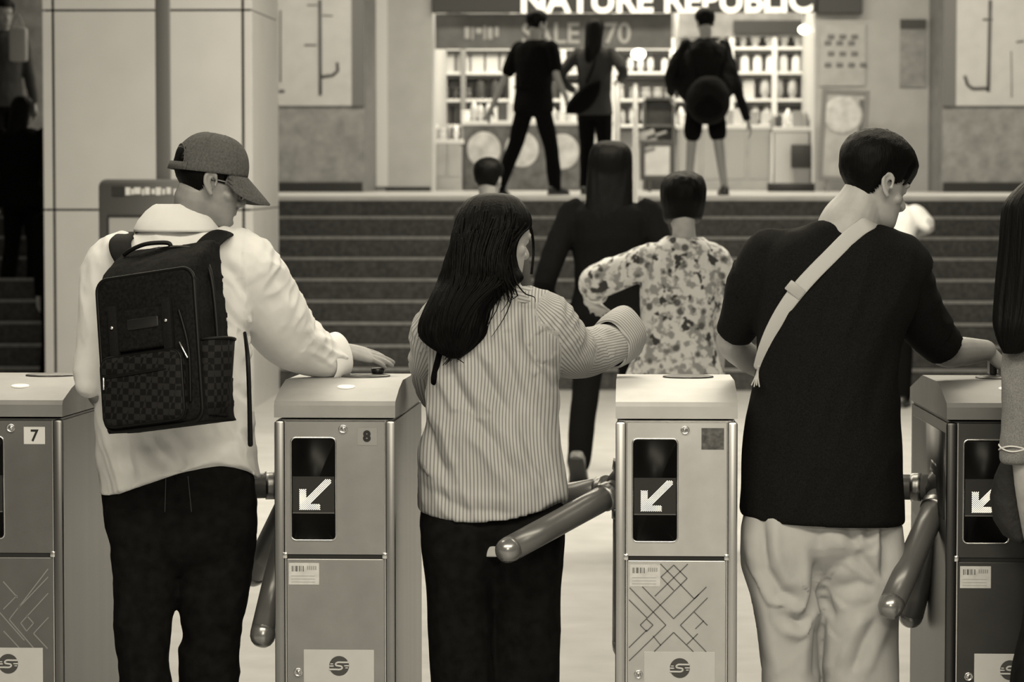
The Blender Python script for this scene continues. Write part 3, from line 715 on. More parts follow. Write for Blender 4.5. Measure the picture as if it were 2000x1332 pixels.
# ------------------------------------------------------------------ shop front
FASC = mat('fascia_dark', .022, .5)
a = W(845, 26, 33)
r = root('shop_sign', ((X1 + X3) / 2, 33, a.z), 'dark fascia with lit shop name above the shop opening', 'sign')
bm = BM(); box(bm, X1, X2 + .02, 32.90, 33.0, a.z, 4.6, .01); mk('fascia', bm, FASC, r, smooth=False)
bm = BM(); c = W(1682, 28, 33); box(bm, X2 + .02, c.x, 32.84, 32.99, c.z, 4.6, .01); mk('end_box', bm, mat('fascia_end', .03, .5), r, smooth=False)
me = text_mesh('NATURE REPUBLIC', .52, .016, .02)
xs = [v.co.x for v in me.vertices]; ys = [v.co.y for v in me.vertices]
p0, p1 = W(1018, 26, 32.86), W(1587, 26, 32.86); k = (p1.x - p0.x) / (max(xs) - min(xs))
me.transform(Matrix.Translation(((p0.x + p1.x) / 2, 32.86, p0.z)) @ FACE @ Matrix.Diagonal((k, k * 1.0, 1, 1)) @ Matrix.Translation((-(max(xs) + min(xs)) / 2, -min(ys), 0)))
link('letters', me, mat('sign_letters', .8, .5, emit=.9), r)
# interior lintel with the sale banner
a = W(850, 96, 33.3); b = W(1312, 26, 33.3)
r = root('sale_banner', ((a.x + b.x) / 2, 33.3, a.z), 'grey sale banner hanging in the shop window behind the walkers', 'banner')
bm = BM(); box(bm, a.x, b.x, 33.29, 33.31, a.z, b.z); mk('sheet', bm, mat('banner_grey', .125, .6, var=(5, .2)), r, smooth=False)
me = text_mesh('SALE ~70', .36, .006, .006); xs = [v.co.x for v in me.vertices]; ys = [v.co.y for v in me.vertices]
p0, p1 = W(1020, 84, 33.28), W(1232, 84, 33.28); k = (p1.x - p0.x) / (max(xs) - min(xs))
me.transform(Matrix.Translation(((p0.x + p1.x) / 2, 33.28, p0.z)) @ FACE @ Matrix.Diagonal((k, k * 1.05, 1, 1)) @ Matrix.Translation((-(max(xs) + min(xs)) / 2, 0.13 * k, 0)))
link('letters', me, mat('banner_letters', .42, .6), r)
bm = BM()
for i, (x0, w_, y0, y1) in enumerate(((907, 10, 52, 76), (921, 4, 52, 78), (929, 12, 54, 66), (944, 5, 50, 78), (952, 10, 53, 77), (966, 8, 52, 72))):
    p = W(x0, y1, 33.28); q = W(x0 + w_, y0, 33.28); box(bm, p.x, q.x, 33.275, 33.288, p.z, q.z, .008)
mk('small_lettering', bm, mat('banner_letters', .42, .6), r)
# wall shelving with products
SHY = 35.5
r = root('shelf_unit', (0, SHY, LZ), 'pale wall shelving full of small products at the back of the shop', 'shelves')
sx0, sx1 = W(835, 300, SHY).x, W(1600, 300, SHY).x
levels = [W(1200, yy, SHY).z for yy in (92, 140, 193, 243)]
SHM = mat('shelf_white', .62, .5)
bm = BM(); box(bm, sx0, sx1, SHY + .42, SHY + .46, LZ, 4.6); mk('back_panel', bm, mat('shelf_back', .55, .6), r, smooth=False)
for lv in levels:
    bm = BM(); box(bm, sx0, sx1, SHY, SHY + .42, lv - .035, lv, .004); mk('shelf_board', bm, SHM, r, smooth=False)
    bm = BM(); box(bm, sx0, sx1, SHY + .03, SHY + .4, lv - .075, lv - .036); mk('shelf_painted_shade', bm, mat('shelf_shade', .08, .7), r, smooth=False)  # solid dark strip painted as the shade under the board
bm = BM(); a = W(1310, 72, SHY); b = W(1602, 20, SHY); box(bm, a.x, b.x, SHY - .02, SHY + .4, a.z, b.z); mk('header_panel', bm, mat('header_grey', .16, .6, var=(5, .3)), r, smooth=False)
bm = BM(); a = W(1432, 66, SHY); b = W(1602, 40, SHY); box(bm, a.x, b.x, SHY - .05, SHY - .021, a.z, b.z); mk('header_strip', bm, mat('header_dark', .02, .6), r, smooth=False)
for xp in (838, 905, 1000, 1100, 1200, 1312, 1428, 1512, 1596):
    x = W(xp, 300, SHY).x; bm = BM(); box(bm, x - .03, x + .03, SHY - .01, SHY + .42, LZ, 4.3); mk('divider', bm, SHM if xp % 2 == 0 else mat('shelf_grey', .22, .5), r, smooth=False)
PROD = [mat('product_white', .72, .4), mat('product_pale', .5, .4), mat('product_grey', .26, .4), mat('product_dark', .05, .4)]
def bottle_mesh(kind, m):
    bm = BM(); n = 10
    prof = {'bottle': [(.03, 0), (.034, .01), (.034, .10), (.028, .118), (.012, .128), (.012, .15)], 'jar': [(.04, 0), (.042, .005), (.042, .06), (.036, .066), (.04, .068), (.04, .09)],
            'tube': [(.022, 0), (.022, .03), (.034, .04), (.03, .12), (.004, .165)]}.get(kind)
    if prof: rings(bm, [[V((a * math.cos(t), a * math.sin(t), z)) for t in [2 * math.pi * i / n for i in range(n)]] for a, z in prof])
    else: box(bm, -.04, .04, -.025, .025, 0, .14, .003)
    for f in bm.faces: f.smooth = kind != 'carton'
    me = bpy.data.meshes.new(kind); bm.to_mesh(me); bm.free(); me.materials.append(m); return me
kinds = [('bottle', 'bottle'), ('jar', 'jar'), ('tube', 'tube'), ('carton', 'box')]
lib = {(k, i): bottle_mesh(k, PROD[i]) for k, _ in kinds for i in range(4)}
words = ['white', 'pale', 'grey', 'dark']; lvw = ['top', 'second', 'third', 'lowest']
rnd = random.Random(3)
for li, lv in enumerate(levels):
    x = sx0 + .07
    while x < sx1 - .08:
        run = rnd.randint(2, 6); k, cat = rnd.choice(kinds); ci = rnd.choices((0, 1, 2, 3), (6, 5, 2, 1.2))[0]; sc = rnd.uniform(1.2, 1.9)
        for q in range(run):
            if x > sx1 - .08: break
            o = bpy.data.objects.new('product_' + k, lib[(k, ci)]); COL.objects.link(o); o.location = (x, SHY + .11, lv); o.scale = (sc, sc, sc)
            o['label'] = '%s %s among the rows on the %s shelf at the back of the shop' % (words[ci], {'tube': 'squeeze tube', 'carton': 'carton', 'jar': 'jar', 'bottle': 'bottle'}[k], lvw[li])
            o['category'] = cat; o['group'] = '%s %ss on the %s shop shelf' % (words[ci], k, lvw[li])
            x += .092 * sc
        x += rnd.uniform(.01, .06)
# counters at the shop front
def counter(name, label, xl, xr, yt, Y, m, cat='counter', top=None, dy=.5):
    a = W(xl, yt, Y); b = W(xr, yt, Y); r = root(name, ((a.x + b.x) / 2, Y, LZ), label, cat)
    bm = BM(); box(bm, a.x, b.x, Y, Y + dy, LZ, a.z - .05); mk('body', bm, m, r, smooth=False)
    bm = BM(); box(bm, a.x - .02, b.x + .02, Y - .03, Y + dy, a.z - .05, a.z, .006); mk('top', bm, top or SHM, r, smooth=False)
    return r, a.z
CTR = mat('counter_grey', .10, .6, var=(8, .5)); CTL = mat('counter_pale', .36, .6, var=(4, .12))
r, z1 = counter('display_counter', 'long grey display counter with round posters on the left of the shop', 905, 1195, 236, 33.9, CTR)
for i, (px, py, rad) in enumerate(((945, 292, 33), (1019, 292, 33), (1098, 296, 33), (1168, 296, 33))):
    c = W(px, py, 33.89); bm = BM(); rr_ = rad / 177
    rings(bm, [[c + V((rr_ * k * math.cos(t), d, rr_ * 1.05 * k * math.sin(t))) for t in [2 * math.pi * q / 32 for q in range(32)]] for k, d in ((1, .006), (1, -.012), (.92, -.018))])
    pl = mk('round_poster', bm, mat('round_paper', .46, .6, var=(7, .3)), r, smooth=False)
r, z2 = counter('shelf_cabinet', 'narrow cabinet with pale doors at the left edge of the shop', 846, 900, 272, 33.6, CTL)
for i in range(2):
    a = W(848 + i * 27, 345, 33.6); b = W(871 + i * 27, 280, 33.6); bm = BM(); box(bm, a.x, b.x, 33.585, 33.6, a.z, b.z, .003); mk('door', bm, CTL, r, smooth=False)
r, z3 = counter('display_counter', 'pale counter of tall panels at the right of the shop behind the shorts wearer', 1325, 1505, 244, 33.9, CTL)
for i in range(4):
    a = W(1328 + i * 45, 350, 33.9); b = W(1366 + i * 45, 254, 33.9); bm = BM(); box(bm, a.x, b.x, 33.885, 33.9, a.z, b.z, .004); mk('panel', bm, mat('counter_door', .34 if i % 2 == 0 else .26, .6), r, smooth=False)
r, z4 = counter('display_counter', 'white counter with a dark box in front near the right edge of the shop', 1514, 1580, 248, 33.7, mat('counter_white', .5, .6))
a = W(1546, 330, 33.5); b = W(1588, 282, 33.5)
r = root('bin', ((a.x + b.x) / 2, 33.6, LZ), 'dark bin standing before the white counter of the shop', 'bin')
bm = BM(); box(bm, a.x, b.x, 33.5, 33.68, LZ + .25, b.z, .01); mk('bucket', bm, mat('bin_dark', .018, .5), r, smooth=R(35))
bm = BM(); box(bm, a.x + .03, b.x - .03, 33.52, 33.66, LZ, LZ + .26); mk('stand', bm, mat('bin_stand', .2, .5), r, smooth=False)
# products on counters
for (x0, x1, zz, yy, txt, pitch) in ((848, 898, z2, 33.7, 'on the narrow cabinet at the left of the shop', 12), (910, 1190, z1, 34.05, 'along the long display counter', 13), (1330, 1500, z3, 34.05, 'along the counter of tall panels', 14), (1510, 1588, z4, 33.85, 'on the white counter', 12)):
    x = x0
    while x < x1:
        k, cat = rnd.choice(kinds); ci = rnd.choices((0, 1, 2, 3), (5, 5, 3, 2))[0]; sc = rnd.uniform(.9, 1.4)
        p = W(x, 250, yy); o = bpy.data.objects.new('product_' + k, lib[(k, ci)]); COL.objects.link(o); o.location = (p.x, yy, zz); o.scale = (sc,) * 3
        o['label'] = '%s %s standing %s' % (words[ci], {'tube': 'squeeze tube', 'carton': 'carton', 'jar': 'jar', 'bottle': 'bottle'}[k], txt); o['category'] = cat; o['group'] = '%s %ss %s' % (words[ci], k, txt)
        x += pitch * rnd.uniform(.9, 1.5)
# poster stand on the right, framed poster in the middle, spotlights
def stand(label, xl, xr, yt, yb, Y, tilt, fm, sheet):
    a = W(xl, yb, Y); b = W(xr, yt, Y); r = root('poster_stand', ((a.x + b.x) / 2, Y, LZ), label, 'poster stand')
    M = Matrix.Translation((a.x, Y, LZ + .12)) @ Matrix.Rotation(R(tilt), 4, 'Y')
    w, h = b.x - a.x, b.z - LZ - .12
    bm = BM(); t = .05
    for q in ((0, t, 0, h), (w - t, w, 0, h), (t, w - t, 0, t), (t, w - t, h - t, h)): box(bm, q[0], q[1], 0, .05, q[2], q[3], .004, M=M)
    mk('frame', bm, fm, r, smooth=False)
    bm = BM(); box(bm, t, w - t, .015, .035, t, h - t, M=M); mk('sheet', bm, sheet, r, smooth=False)
    for x in (.08, w - .12):
        bm = BM(); box(bm, x, x + .04, -.15, .25, -.12 - .0, -.08 if abs(tilt) < 1 else -.06, M=Matrix.Translation((a.x, Y, LZ + .12))); box(bm, x, x + .04, .01, .05, -.1, .02, M=Matrix.Translation((a.x, Y, LZ + .12))); mk('foot', bm, fm, r, smooth=False)
    return r, M, w, h
DK = mat('stand_frame', .05, .5)
r, M, w, h = stand('poster stand with a pale round picture right of the shop opening', 1596, 1690, 172, 330, 32.4, 3, mat('stand_grey', .16, .5), mat('poster_pale', .33, .6, var=(4, .2)))
bm = BM(); rings(bm, [[M @ V((w * .46 + .21 * k * math.cos(t), d, h * .72 + .2 * k * math.sin(t))) for t in [2 * math.pi * i / 32 for i in range(32)]] for k, d in ((1, .02), (1, .008), (.8, .006))]); mk('round_picture', bm, mat('poster_face', .46, .6, var=(8, .25)), r)
bm = BM(); box(bm, w * .80, w - .055, .008, .02, h * .30, h * .9, M=M); mk('dark_strip', bm, mat('poster_dark', .09, .6), r, smooth=False)
r, M, w, h = stand('dark framed poster stand with a white sheet beside the handrail', 1250, 1318, 275, 360, 32.2, 0, DK, mat('sheet_white', .52, .6, var=(5, .12)))
bm = BM()
for q in ((.1, .25, .2, .3), (.12, .3, .26, .42), (.2, .42, .33, .36)): box(bm, q[0], q[1], .008, .016, q[2] + .05, q[3] + .05, M=M @ Matrix.Rotation(R(-18), 4, 'Y'))
mk('sketch', bm, mat('sheet_print', .3, .6), r)
# tall dark product rack right of the middle
a = W(1255, 285, 34.2); b = W(1318, 195, 34.2)
r = root('product_rack', ((a.x + b.x) / 2, 34.2, LZ), 'dark product rack behind the white framed poster stand', 'rack')
bm = BM(); box(bm, a.x, b.x, 34.25, 34.3, LZ, b.z); box(bm, a.x, a.x + .03, 34.0, 34.3, LZ, b.z); box(bm, b.x - .03, b.x, 34.0, 34.3, LZ, b.z); mk('cabinet', bm, mat('rack_dark', .07, .5, var=(8, .4)), r, smooth=False)
for i in range(3): bm = BM(); z = LZ + .4 + i * .3; box(bm, a.x + .03, b.x - .03, 34.0, 34.25, z, z + .03); mk('shelf_board', bm, mat('rack_dark', .07), r, smooth=False)
for i, (px, py, rad, Y) in enumerate(((885, 80, 13, 33.6), (1247, 106, 14, 34.6), (1264, 84, 10, 34.9), (1571, 58, 12, 33.4), (1322, 104, 8, 35.2), (1140, 84, 5, 35.3))):
    c = W(px, py, Y); s = 6000 / Y; rr_ = rad / s
    tx = ['at the far left of the shop, above the narrow cabinet', 'in the middle of the shop, largest of them', 'just above the largest one', 'under the right end of the shop name', 'beside the shorts wearer', 'tiny, beside the long haired walker'][i]
    r = root('spotlight', c, 'bright shop spotlight ' + tx, 'lamp', 'spotlights in the shop')
    bm = BM(); ell(bm, c, rr_, rr_ * .8, rr_ * .75); mk('bulb', bm, mat('spot_glow', .9, .3, emit=4.0), r)
    bm = BM(); tube(bm, [c + V((0, .0, rr_ * .55)), V((c.x, c.y, 4.76))], .02, 10, round_ends=False); mk('stem', bm, SHM, r)
# floor mats / dark items at the shop threshold
a = W(1500, 362, 32.3); b = W(1592, 348, 32.3)
r = B1('bench', BASE, a.x, b.x, 32.3, 32.6, LZ, LZ + .09, bev=.01, label='low dark platform on the landing in front of the white counter', cat='platform')
# ------------------------------------------------------------------ stair handrail (double tube running down the steps)
r = root('stair_handrail', (-.06, YF, 0), 'pale double tube handrail running down the middle of the stairs', 'handrail')
RAIL = mat('rail_steel', .62, .35, .3)
hx = [W(1206.5, 250, 26.4).x, W(1241, 250, 26.4).x]
slope0, slope1 = V((0, YF - .1, .85)), V((0, YL + .25, LZ + .92))
for i, x in enumerate(hx):
    bm = BM(); d = .0
    tube(bm, [V((x, YF - .12, .22)), V((x, YF - .25, .62)), V((x, YF + .02, .95)), V((x, YL - .1, LZ + .80)), V((x, YL + .55, LZ + .88 + (.0 if i else .02))), V((x, YL + .72, LZ + .70)), V((x, YL + .72, LZ + .0))], .023, 14, sub=6, round_ends=False)
    mk('rail', bm, RAIL, r)
for t in (.02, .34, .66, .97):
    k = min(int(t * 8), 8); y = YF + (k + .5) * RUN; zb = (k + 1) * RISE
    for x in hx:
        bm = BM(); tube(bm, [V((x, y, zb)), V((x, y, .98 + (y - YF) / (YL - YF) * (LZ - .15) - .0))], .018, 10, round_ends=False); mk('post', bm, RAIL, r)
    bm = BM(); z = .62 + (y - YF) / (YL - YF) * (LZ - .15); tube(bm, [V((hx[0], y, z)), V((hx[1], y, z))], .014, 8); mk('crossbar', bm, RAIL, r)

# ------------------------------------------------------------------ people further away
LY = 27.6
def fx(px, Y): return (px - VPX) / (F / Y)
# walker in dark tee
fig, T, M = figure('person in a dark tee and trousers striding along the landing past the shop', fx(1042, LY), LY, LZ, 1.63, 38, feet=((-.20, -.26, 0), (.02, .30, 0)), fpitch=(14, 0), hands=((-.36, -.18, .48), (.20, .22, .55)), lean=3, sleeve='short', skin=SKIND, haz=10, hpitch=8, bulk=1.12)
bm = BM(); tube(bm, [T @ V((-.15, -.08, .965)), T @ V((0, -.125, .97)), T @ V((.15, -.07, .965))], .018, 8, flat=.4, up=(0, 0, 1)); mk('belt', bm, BLK, fig)
fig, T, M = figure('long haired person in dark top and black trousers carrying a bag on the landing', fx(1160, LY), LY + .5, LZ, 1.585, 14, feet=((-.10, .05, 0), (.12, -.12, 0)), hands=((-.26, .16, .60), (.20, .20, .66)), hair='long', long_to=.72, skin=SKIND, top=mat('slate_cloth', .022, .9), haz=0)
c = W(1120, 190, LY + .35)
r = root('handbag', (c.x, c.y, c.z - .15), 'black bag hanging at the left hip of the long haired walker on the landing', 'bag')
bm = BM(); rings(bm, [sup(c + V((.04 * k, 0, -.15 + k * .06)), V((w, 0, 0)), V((0, .05, 0)), 18, 2.5) for k, w in enumerate((.07, .11, .12, .11, .085, .05))]); mk('bag_body', bm, BLK, r)
bm = BM(); tube(bm, [c + V((.12, 0, .14)), c + V((.2, .05, .34)), c + V((.22, .08, .5))], .012, 8); mk('strap', bm, BLK, r)
# shorts wearer with round bag
SLK = mat('dark_jacket_cloth', .005, .8, spec=.1, bump=(30, .4, .01))
fig, T, M = figure('person in a puffy dark jacket and shorts with bare pale legs on the landing', fx(1376, LY), LY, LZ, 1.64, -6, feet=((-.13, .16, 0), (.17, -.10, 0)), hands=((-.30, .12, .55), (.40, -.02, .40)), bottom='shorts', top=SLK, skin=mat('skin_legs', .27, .5), bulk=1.02, flare=.95, cape=((.70, .155, .10, .15), (.60, .165, .11, .13)), haz=-5, hpitch=14, rough=.018, shoes=SHOE)
c = W(1384, 196, LY - .3)
r = root('backpack', (c.x, c.y, c.z - .2), 'small rounded black backpack low on the back of the shorts wearer', 'backpack')
bm = BM(); ell(bm, c, .20, .13, .22); fuse('bag_body', bm, SLK, r, .015, 4, disp=lambda c, n: .010 * nz(c.x * 9, c.y * 9, c.z * 9))
bm = BM(); ell(bm, c + V((0, -.10, -.06)), .14, .06, .11); fuse('front_pocket', bm, BLK, r, .012, 3)
for sx in (-1, 1):
    bm = BM(); tube(bm, [c + V((sx * .10, .04, .18)), c + V((sx * .15, .06, .36)), c + V((sx * .17, .16, .50))], .022, 8, flat=.4); mk('shoulder_strap', bm, BLK, r)
# people at the left, partly behind the pillar
k3 = 4
figure('person in a black coat climbing the stairs left of the pillar, light shoes', fx(42, 24.9), YF + 4.45 * RUN, 4 * RISE, 1.62, 20, feet=((-.13, -.06, 0), (.08, .04, 0)), hands=((-.30, -.02, .50), (.26, .06, .5)), bulk=1.25, flare=1.15, shoes=SOLE, sole=SOLE, skin=SKIN, hair='long', long_to=.74)
figure('person in black at the foot of the stairs, mostly hidden by the pillar', fx(112, 23.35), 23.38, 0, 1.60, 10, feet=((-.13, -.02, 0), (.10, .0, 0)), hands=((-.22, .06, .45), (.26, .06, .47)), hair='long', bulk=1.0)
figure('person holding a pale bag on the landing at the top left corner', fx(2, LY), LY, LZ, 1.74, 150, top=mat('dusk_cloth', .02, .9), skin=SKIND)
c = W(36, 85, LY - .25)
r = root('shopping_bag', (c.x, c.y, c.z - .12), 'pale bag held by the person at the top left corner', 'bag')
bm = BM(); box(bm, c.x - .08, c.x + .08, c.y - .04, c.y + .04, c.z - .16, c.z + .14, .02); mk('bag_body', bm, mat('pale_bag', .30, .6), r)
bm = BM(); tube(bm, [c + V((-.05, 0, .13)), c + V((0, 0, .26)), c + V((.05, 0, .13))], .008, 8); mk('handle', bm, mat('pale_bag', .30), r)
# head seen above the striped shirt woman
figure('person whose short black haired head shows just above the striped shirt woman', fx(953, 19.6), 19.6, 0, 1.735, 15, bulk=.92, top=mat('slate_cloth', .022), rough=.004, hpitch=4, skin=SKIND)
# dark long haired woman
DWY = 16.75
fig, T, M = figure('person in black with very long black hair walking towards the stairs', fx(1192, DWY), DWY, 0, 1.80, 6, feet=((-.12, -.34, .05), (.12, .30, 0)), fpitch=(48, 0), hands=((-.30, .03, .53), (.34, .18, .55)), elbow=((-.32, -.14, .60), (.33, -.06, .62)), hair='long', long_to=.60, hw=1.5, knee=(.02, .10), bulk=1.14, flare=1.1, shoes=mat('sneaker_grey', .12, .7, var=(40, .5)), sole=INK, skin=SKIN, hpitch=4)
# floral blouse woman
FY = 13.6
s = F / FY
r = root('person', (fx(1330, FY), FY, 0), 'short haired person in a floral blouse behind the brightly lit ticket gate', 'person')
FL = r
M = hm(W(1334, 402, FY), -4, 12, 0, .98)
Pz = lambda px, z, dy=0: V((fx(px, FY), FY + dy, z))
bm = BM(); head(bm, M)
tube(bm, [M @ V((0, -.02, -.06)), W(1336, 470, FY), W(1336, 520, FY)], [.052, .055, .09], 16)
shR, shL = W(1402, 500, FY), W(1272, 500, FY)
tube(bm, [W(1336, 490, FY), shR, W(1414, 590, FY + .02), W(1408, 690, FY + .16)], [.05, .045, .038, .026], 12); hand(bm, W(1408, 695, FY + .18), V((0, .4, -.8)), V((1, 0, 0)), V((0, 1, 0)))
elL, wrL = W(1163, 552, FY + .05), W(1152, 590, FY + .27)
tube(bm, [W(1336, 490, FY), shL, elL, wrL], [.05, .045, .038, .026], 12); hand(bm, wrL, V((.25, .9, -.2)), V((0, 0, 1)), V((1, .3, 0)))
rings(bm, [sup(V((fx(1322, FY), FY, z)), V((w, 0, 0)), V((0, d, 0)), 20) for z, w, d in ((.78, .15, .10), (1.0, .13, .09), (1.2, .15, .10), (1.32, .15, .08))])
for sx in (-.09, .09): tube(bm, [V((r.location.x + sx, FY, .80)), V((r.location.x + sx, FY, .45)), V((r.location.x + sx, FY, .085))], [.08, .055, .038], 12)
fuse('body', bm, SKIN, r, .008, 3)
bm = BM()
pxloft(bm, [(464, 1300, 1374, FY, .055), (474, 1286, 1388, FY, .075), (490, 1262, 1405, FY, .09), (520, 1256, 1412, FY, .115), (560, 1252, 1410, FY, .12), (600, 1250, 1400, FY, .12), (640, 1244, 1395, FY, .115), (690, 1236, 1400, FY, .125), (735, 1222, 1416, FY, .135), (760, 1220, 1418, FY, .135)])
tube(bm, [W(1370, 492, FY), W(1402, 506, FY), W(1408, 560, FY + .02), W(1406, 630, FY + .08)], [.05, .062, .068, .060], 16)
tube(bm, [W(1300, 496, FY), W(1268, 508, FY), W(1215, 530, FY + .03), W(1165, 552, FY + .06), W(1166, 572, FY + .12)], [.05, .074, .078, .078, .055], 16)
fuse('blouse', bm, FLORAL, r, .009, 4, disp=lambda c, n: .010 * nz(c.x * 10 + c.z * 4, c.y * 6, c.z * 6 - c.x * 3) + .005 * nz(c.x * 24, c.y * 20, c.z * 16))
bm = BM(); rings(bm, [sup(V((fx(1322, FY), FY, z)), V((w, 0, 0)), V((0, d, 0)), 20) for z, w, d in ((.72, .17, .12), (.80, .18, .125), (1.0, .14, .10))])
for sx in (-.09, .09): tube(bm, [V((r.location.x + sx, FY, .80)), V((r.location.x + sx, FY, .45)), V((r.location.x + sx, FY, .07))], [.095, .085, .075], 14)
fuse('trousers', bm, BLK, r, .011, 4)
for sx in (-.09, .09):
    bm = BM(); shoe(bm, V((r.location.x + sx, FY, .088)), (sx, 1, 0)); mk('shoe', bm, SHOE, r)
bm = BM(); rings(bm, head_rings(M @ Matrix.Translation((0, -.014, 0)), .030, 40, z0=-.072))
fuse('hair', bm, HAIR, r, .007, 12, disp=lambda c, n: .004 * nz(c.x * 60, c.y * 60, c.z * 16))
# white top, hidden behind the black tee man
figure('person in a white top almost hidden behind the black tee man', fx(1737, 22.0), 22.0, 0, 1.72, 10, top=WHITE, bot=BLK, skin=SKINL, sleeve='short', hands=((-.2, .2, .6), (.10, .26, .71)), elbow=((-.2, .02, .6), (.275, .02, .745)), bulk=1.0)

# ------------------------------------------------------------------ people at the gates
from mathutils.bvhtree import BVHTree
def bvh_of(objs):
    vs, fs = [], []
    for o in objs:
        b = len(vs); org = ORG[o.name]
        vs += [v.co + org for v in o.data.vertices]; fs += [[b + i for i in p.vertices] for p in o.data.polygons]
    return BVHTree.FromPolygons(vs, fs)
def onto(bvh, px, py, off, Yd=8.6):
    o = V((0, 0, CAMZ)); d = (W(px, py, 8) - o).normalized()
    h = bvh.ray_cast(o, d)
    return (h[0] - d * off) if h[0] is not None else W(px, py, Yd)
def hem(bm, Y, py0, table):
    """stretch everything below py0 by a factor that depends on px"""
    z0 = W(1000, py0, Y).z; s = F / Y
    for v in bm.verts:
        if v.co.z < z0:
            px = VPX + v.co.x / v.co.y * F
            g = table[0][1]
            for (a, ga), (b, gb) in zip(table, table[1:]):
                if px >= a: g = ga + (gb - ga) * min(1, (px - a) / (b - a))
            v.co.z = z0 - (z0 - v.co.z) * g
def seg_dist(p, a, b):
    ab = b - a; t = max(0, min(1, (p - a).dot(ab) / ab.length_squared)); return (p - (a + ab * t)).length, t
def valleys(curves, Y, amp, width):
    """creases along pixel polylines on the side that faces -Y"""
    segs = []
    for pts, a in curves:
        P = [W(x, y, Y) for x, y in pts]; n = len(P) - 1
        for i in range(n): segs.append(((P[i].x, P[i].z), (P[i + 1].x, P[i + 1].z), a, i / n, (i + 1) / n))
    def f(c, n):
        if n.y > .25: return 0
        best = {}
        r = 0; bd = 1e9; ba = 0
        for (x0, z0), (x1, z1), a, u0, u1 in segs:
            dx, dz = x1 - x0, z1 - z0; L = dx * dx + dz * dz
            t = max(0, min(1, ((c.x - x0) * dx + (c.z - z0) * dz) / L)); ex, ez = c.x - x0 - dx * t, c.z - z0 - dz * t
            sd = (ex * dz - ez * dx); d = math.hypot(ex, ez)
            u = u0 + (u1 - u0) * t; k = min(1, 4 * u + .25, 4 * (1 - u) + .25)
            if d < bd: bd = d; ba = a * k
        q = bd / width
        return amp * ba * (-math.exp(-q * q * 2.2) + .55 * math.exp(-(q - 1.9) ** 2 * 1.6))
    return f
def fold(c, sx, sy, sz, A, ph=0, tilt=0.0):
    """soft creases running mainly along z, sheared by tilt"""
    u = c.x + tilt * c.z
    n1 = nz(u * sx + ph, c.y * sy, c.z * sz); n2 = nz(u * sx * 2.1 + 9 + ph, c.y * sy * 2, c.z * sz * 1.7)
    return A * (.55 - abs(n1) * 1.9) + A * .45 * (.5 - abs(n2) * 1.8)

# ---- man in the cap with the backpack
YC = 8.72
cm = root('person', (W(350, 335, YC).x, YC, 0), 'person in a dark baseball cap and white shirt wearing a backpack, hand on gate 8', 'person')
Mh = hm(W(407, 354, YC), 66, 15, 0, 1.0)
bm = BM(); head(bm, Mh)
tube(bm, [Mh @ V((0, -.028, -.05)), W(372, 432, YC), W(345, 490, YC)], [.058, .060, .085], 20)
shR, elR, wrR = W(465, 512, YC + .02), W(562, 668, 8.93), W(660, 692, 9.09)
shL, elL, wrL = W(212, 522, YC), W(186, 680, YC - .02), W(171, 748, 8.635)
nkb = W(345, 470, YC)
tube(bm, [nkb, shR, elR, wrR], [.06, .055, .044, .029], 16); tube(bm, [nkb, shL, elL, wrL], [.055, .048, .036, .022], 16)
tip = W(752, 716, 9.16)
hand(bm, wrR + V((.004, 0, .012)), tip - wrR + V((0, 0, .012)), V((.05, -.50, 1)), V((0, 1, -.2)), (8, 6, 7, 10), 1.06, 30, .85)
hand(bm, wrL + V((.006, .01, -.012)), V((.55, .30, -.5)), V((-.6, -.5, .4)), V((0, .9, 0)), (25, 25, 25, 25), .85)
pxloft(bm, [(478, 260, 430, YC, .06), (540, 210, 470, YC, .095), (700, 215, 465, YC, .10), (900, 225, 480, YC, .10), (1080, 225, 490, YC, .10)], 22)
for rows in ([(1060, 232, 338, 8.70, .075), (1250, 250, 330, 8.69, .055), (1420, 275, 325, 8.70, .04), (1440, 278, 322, 8.70, .04)], [(1060, 360, 482, 8.74, .075), (1250, 372, 460, 8.75, .055), (1420, 382, 440, 8.75, .04), (1440, 384, 436, 8.75, .04)]): pxloft(bm, rows, 16)
fuse('body', bm, SKIND, cm, .0042, 3)
# shirt
bm = BM()
pxloft(bm, [(436, 300, 402, YC + .01, .055), (452, 268, 440, YC, .08), (470, 234, 474, YC, .10), (500, 205, 492, YC, .118), (560, 188, 500, YC, .13), (640, 182, 488, YC, .135), (720, 184, 486, YC, .137), (800, 188, 490, YC, .138), (860, 191, 496, YC, .142), (905, 194, 502, YC, .146), (930, 196, 506, YC, .147)], 40)
hem(bm, YC, 855, [(190, 1.45), (235, 1.32), (320, .86), (390, .66), (430, .42), (462, .40), (485, .85), (506, 1.15)])
pxtube(bm, [(440, 500, YC, .088), (474, 522, YC + .01, .100), (516, 590, 8.82, .100), (558, 652, 8.93, .094), (600, 684, 9.01, .076), (640, 700, 9.06, .060)], 24)
pxtube(bm, [(245, 505, YC, .080), (215, 530, YC - .01, .082), (197, 600, YC - .02, .066), (190, 680, YC - .03, .062), (178, 732, 8.66, .054), (173, 752, 8.645, .040)], 20)
aR = [W(474, 522, YC), W(558, 665, 8.93), W(640, 700, 9.06)]
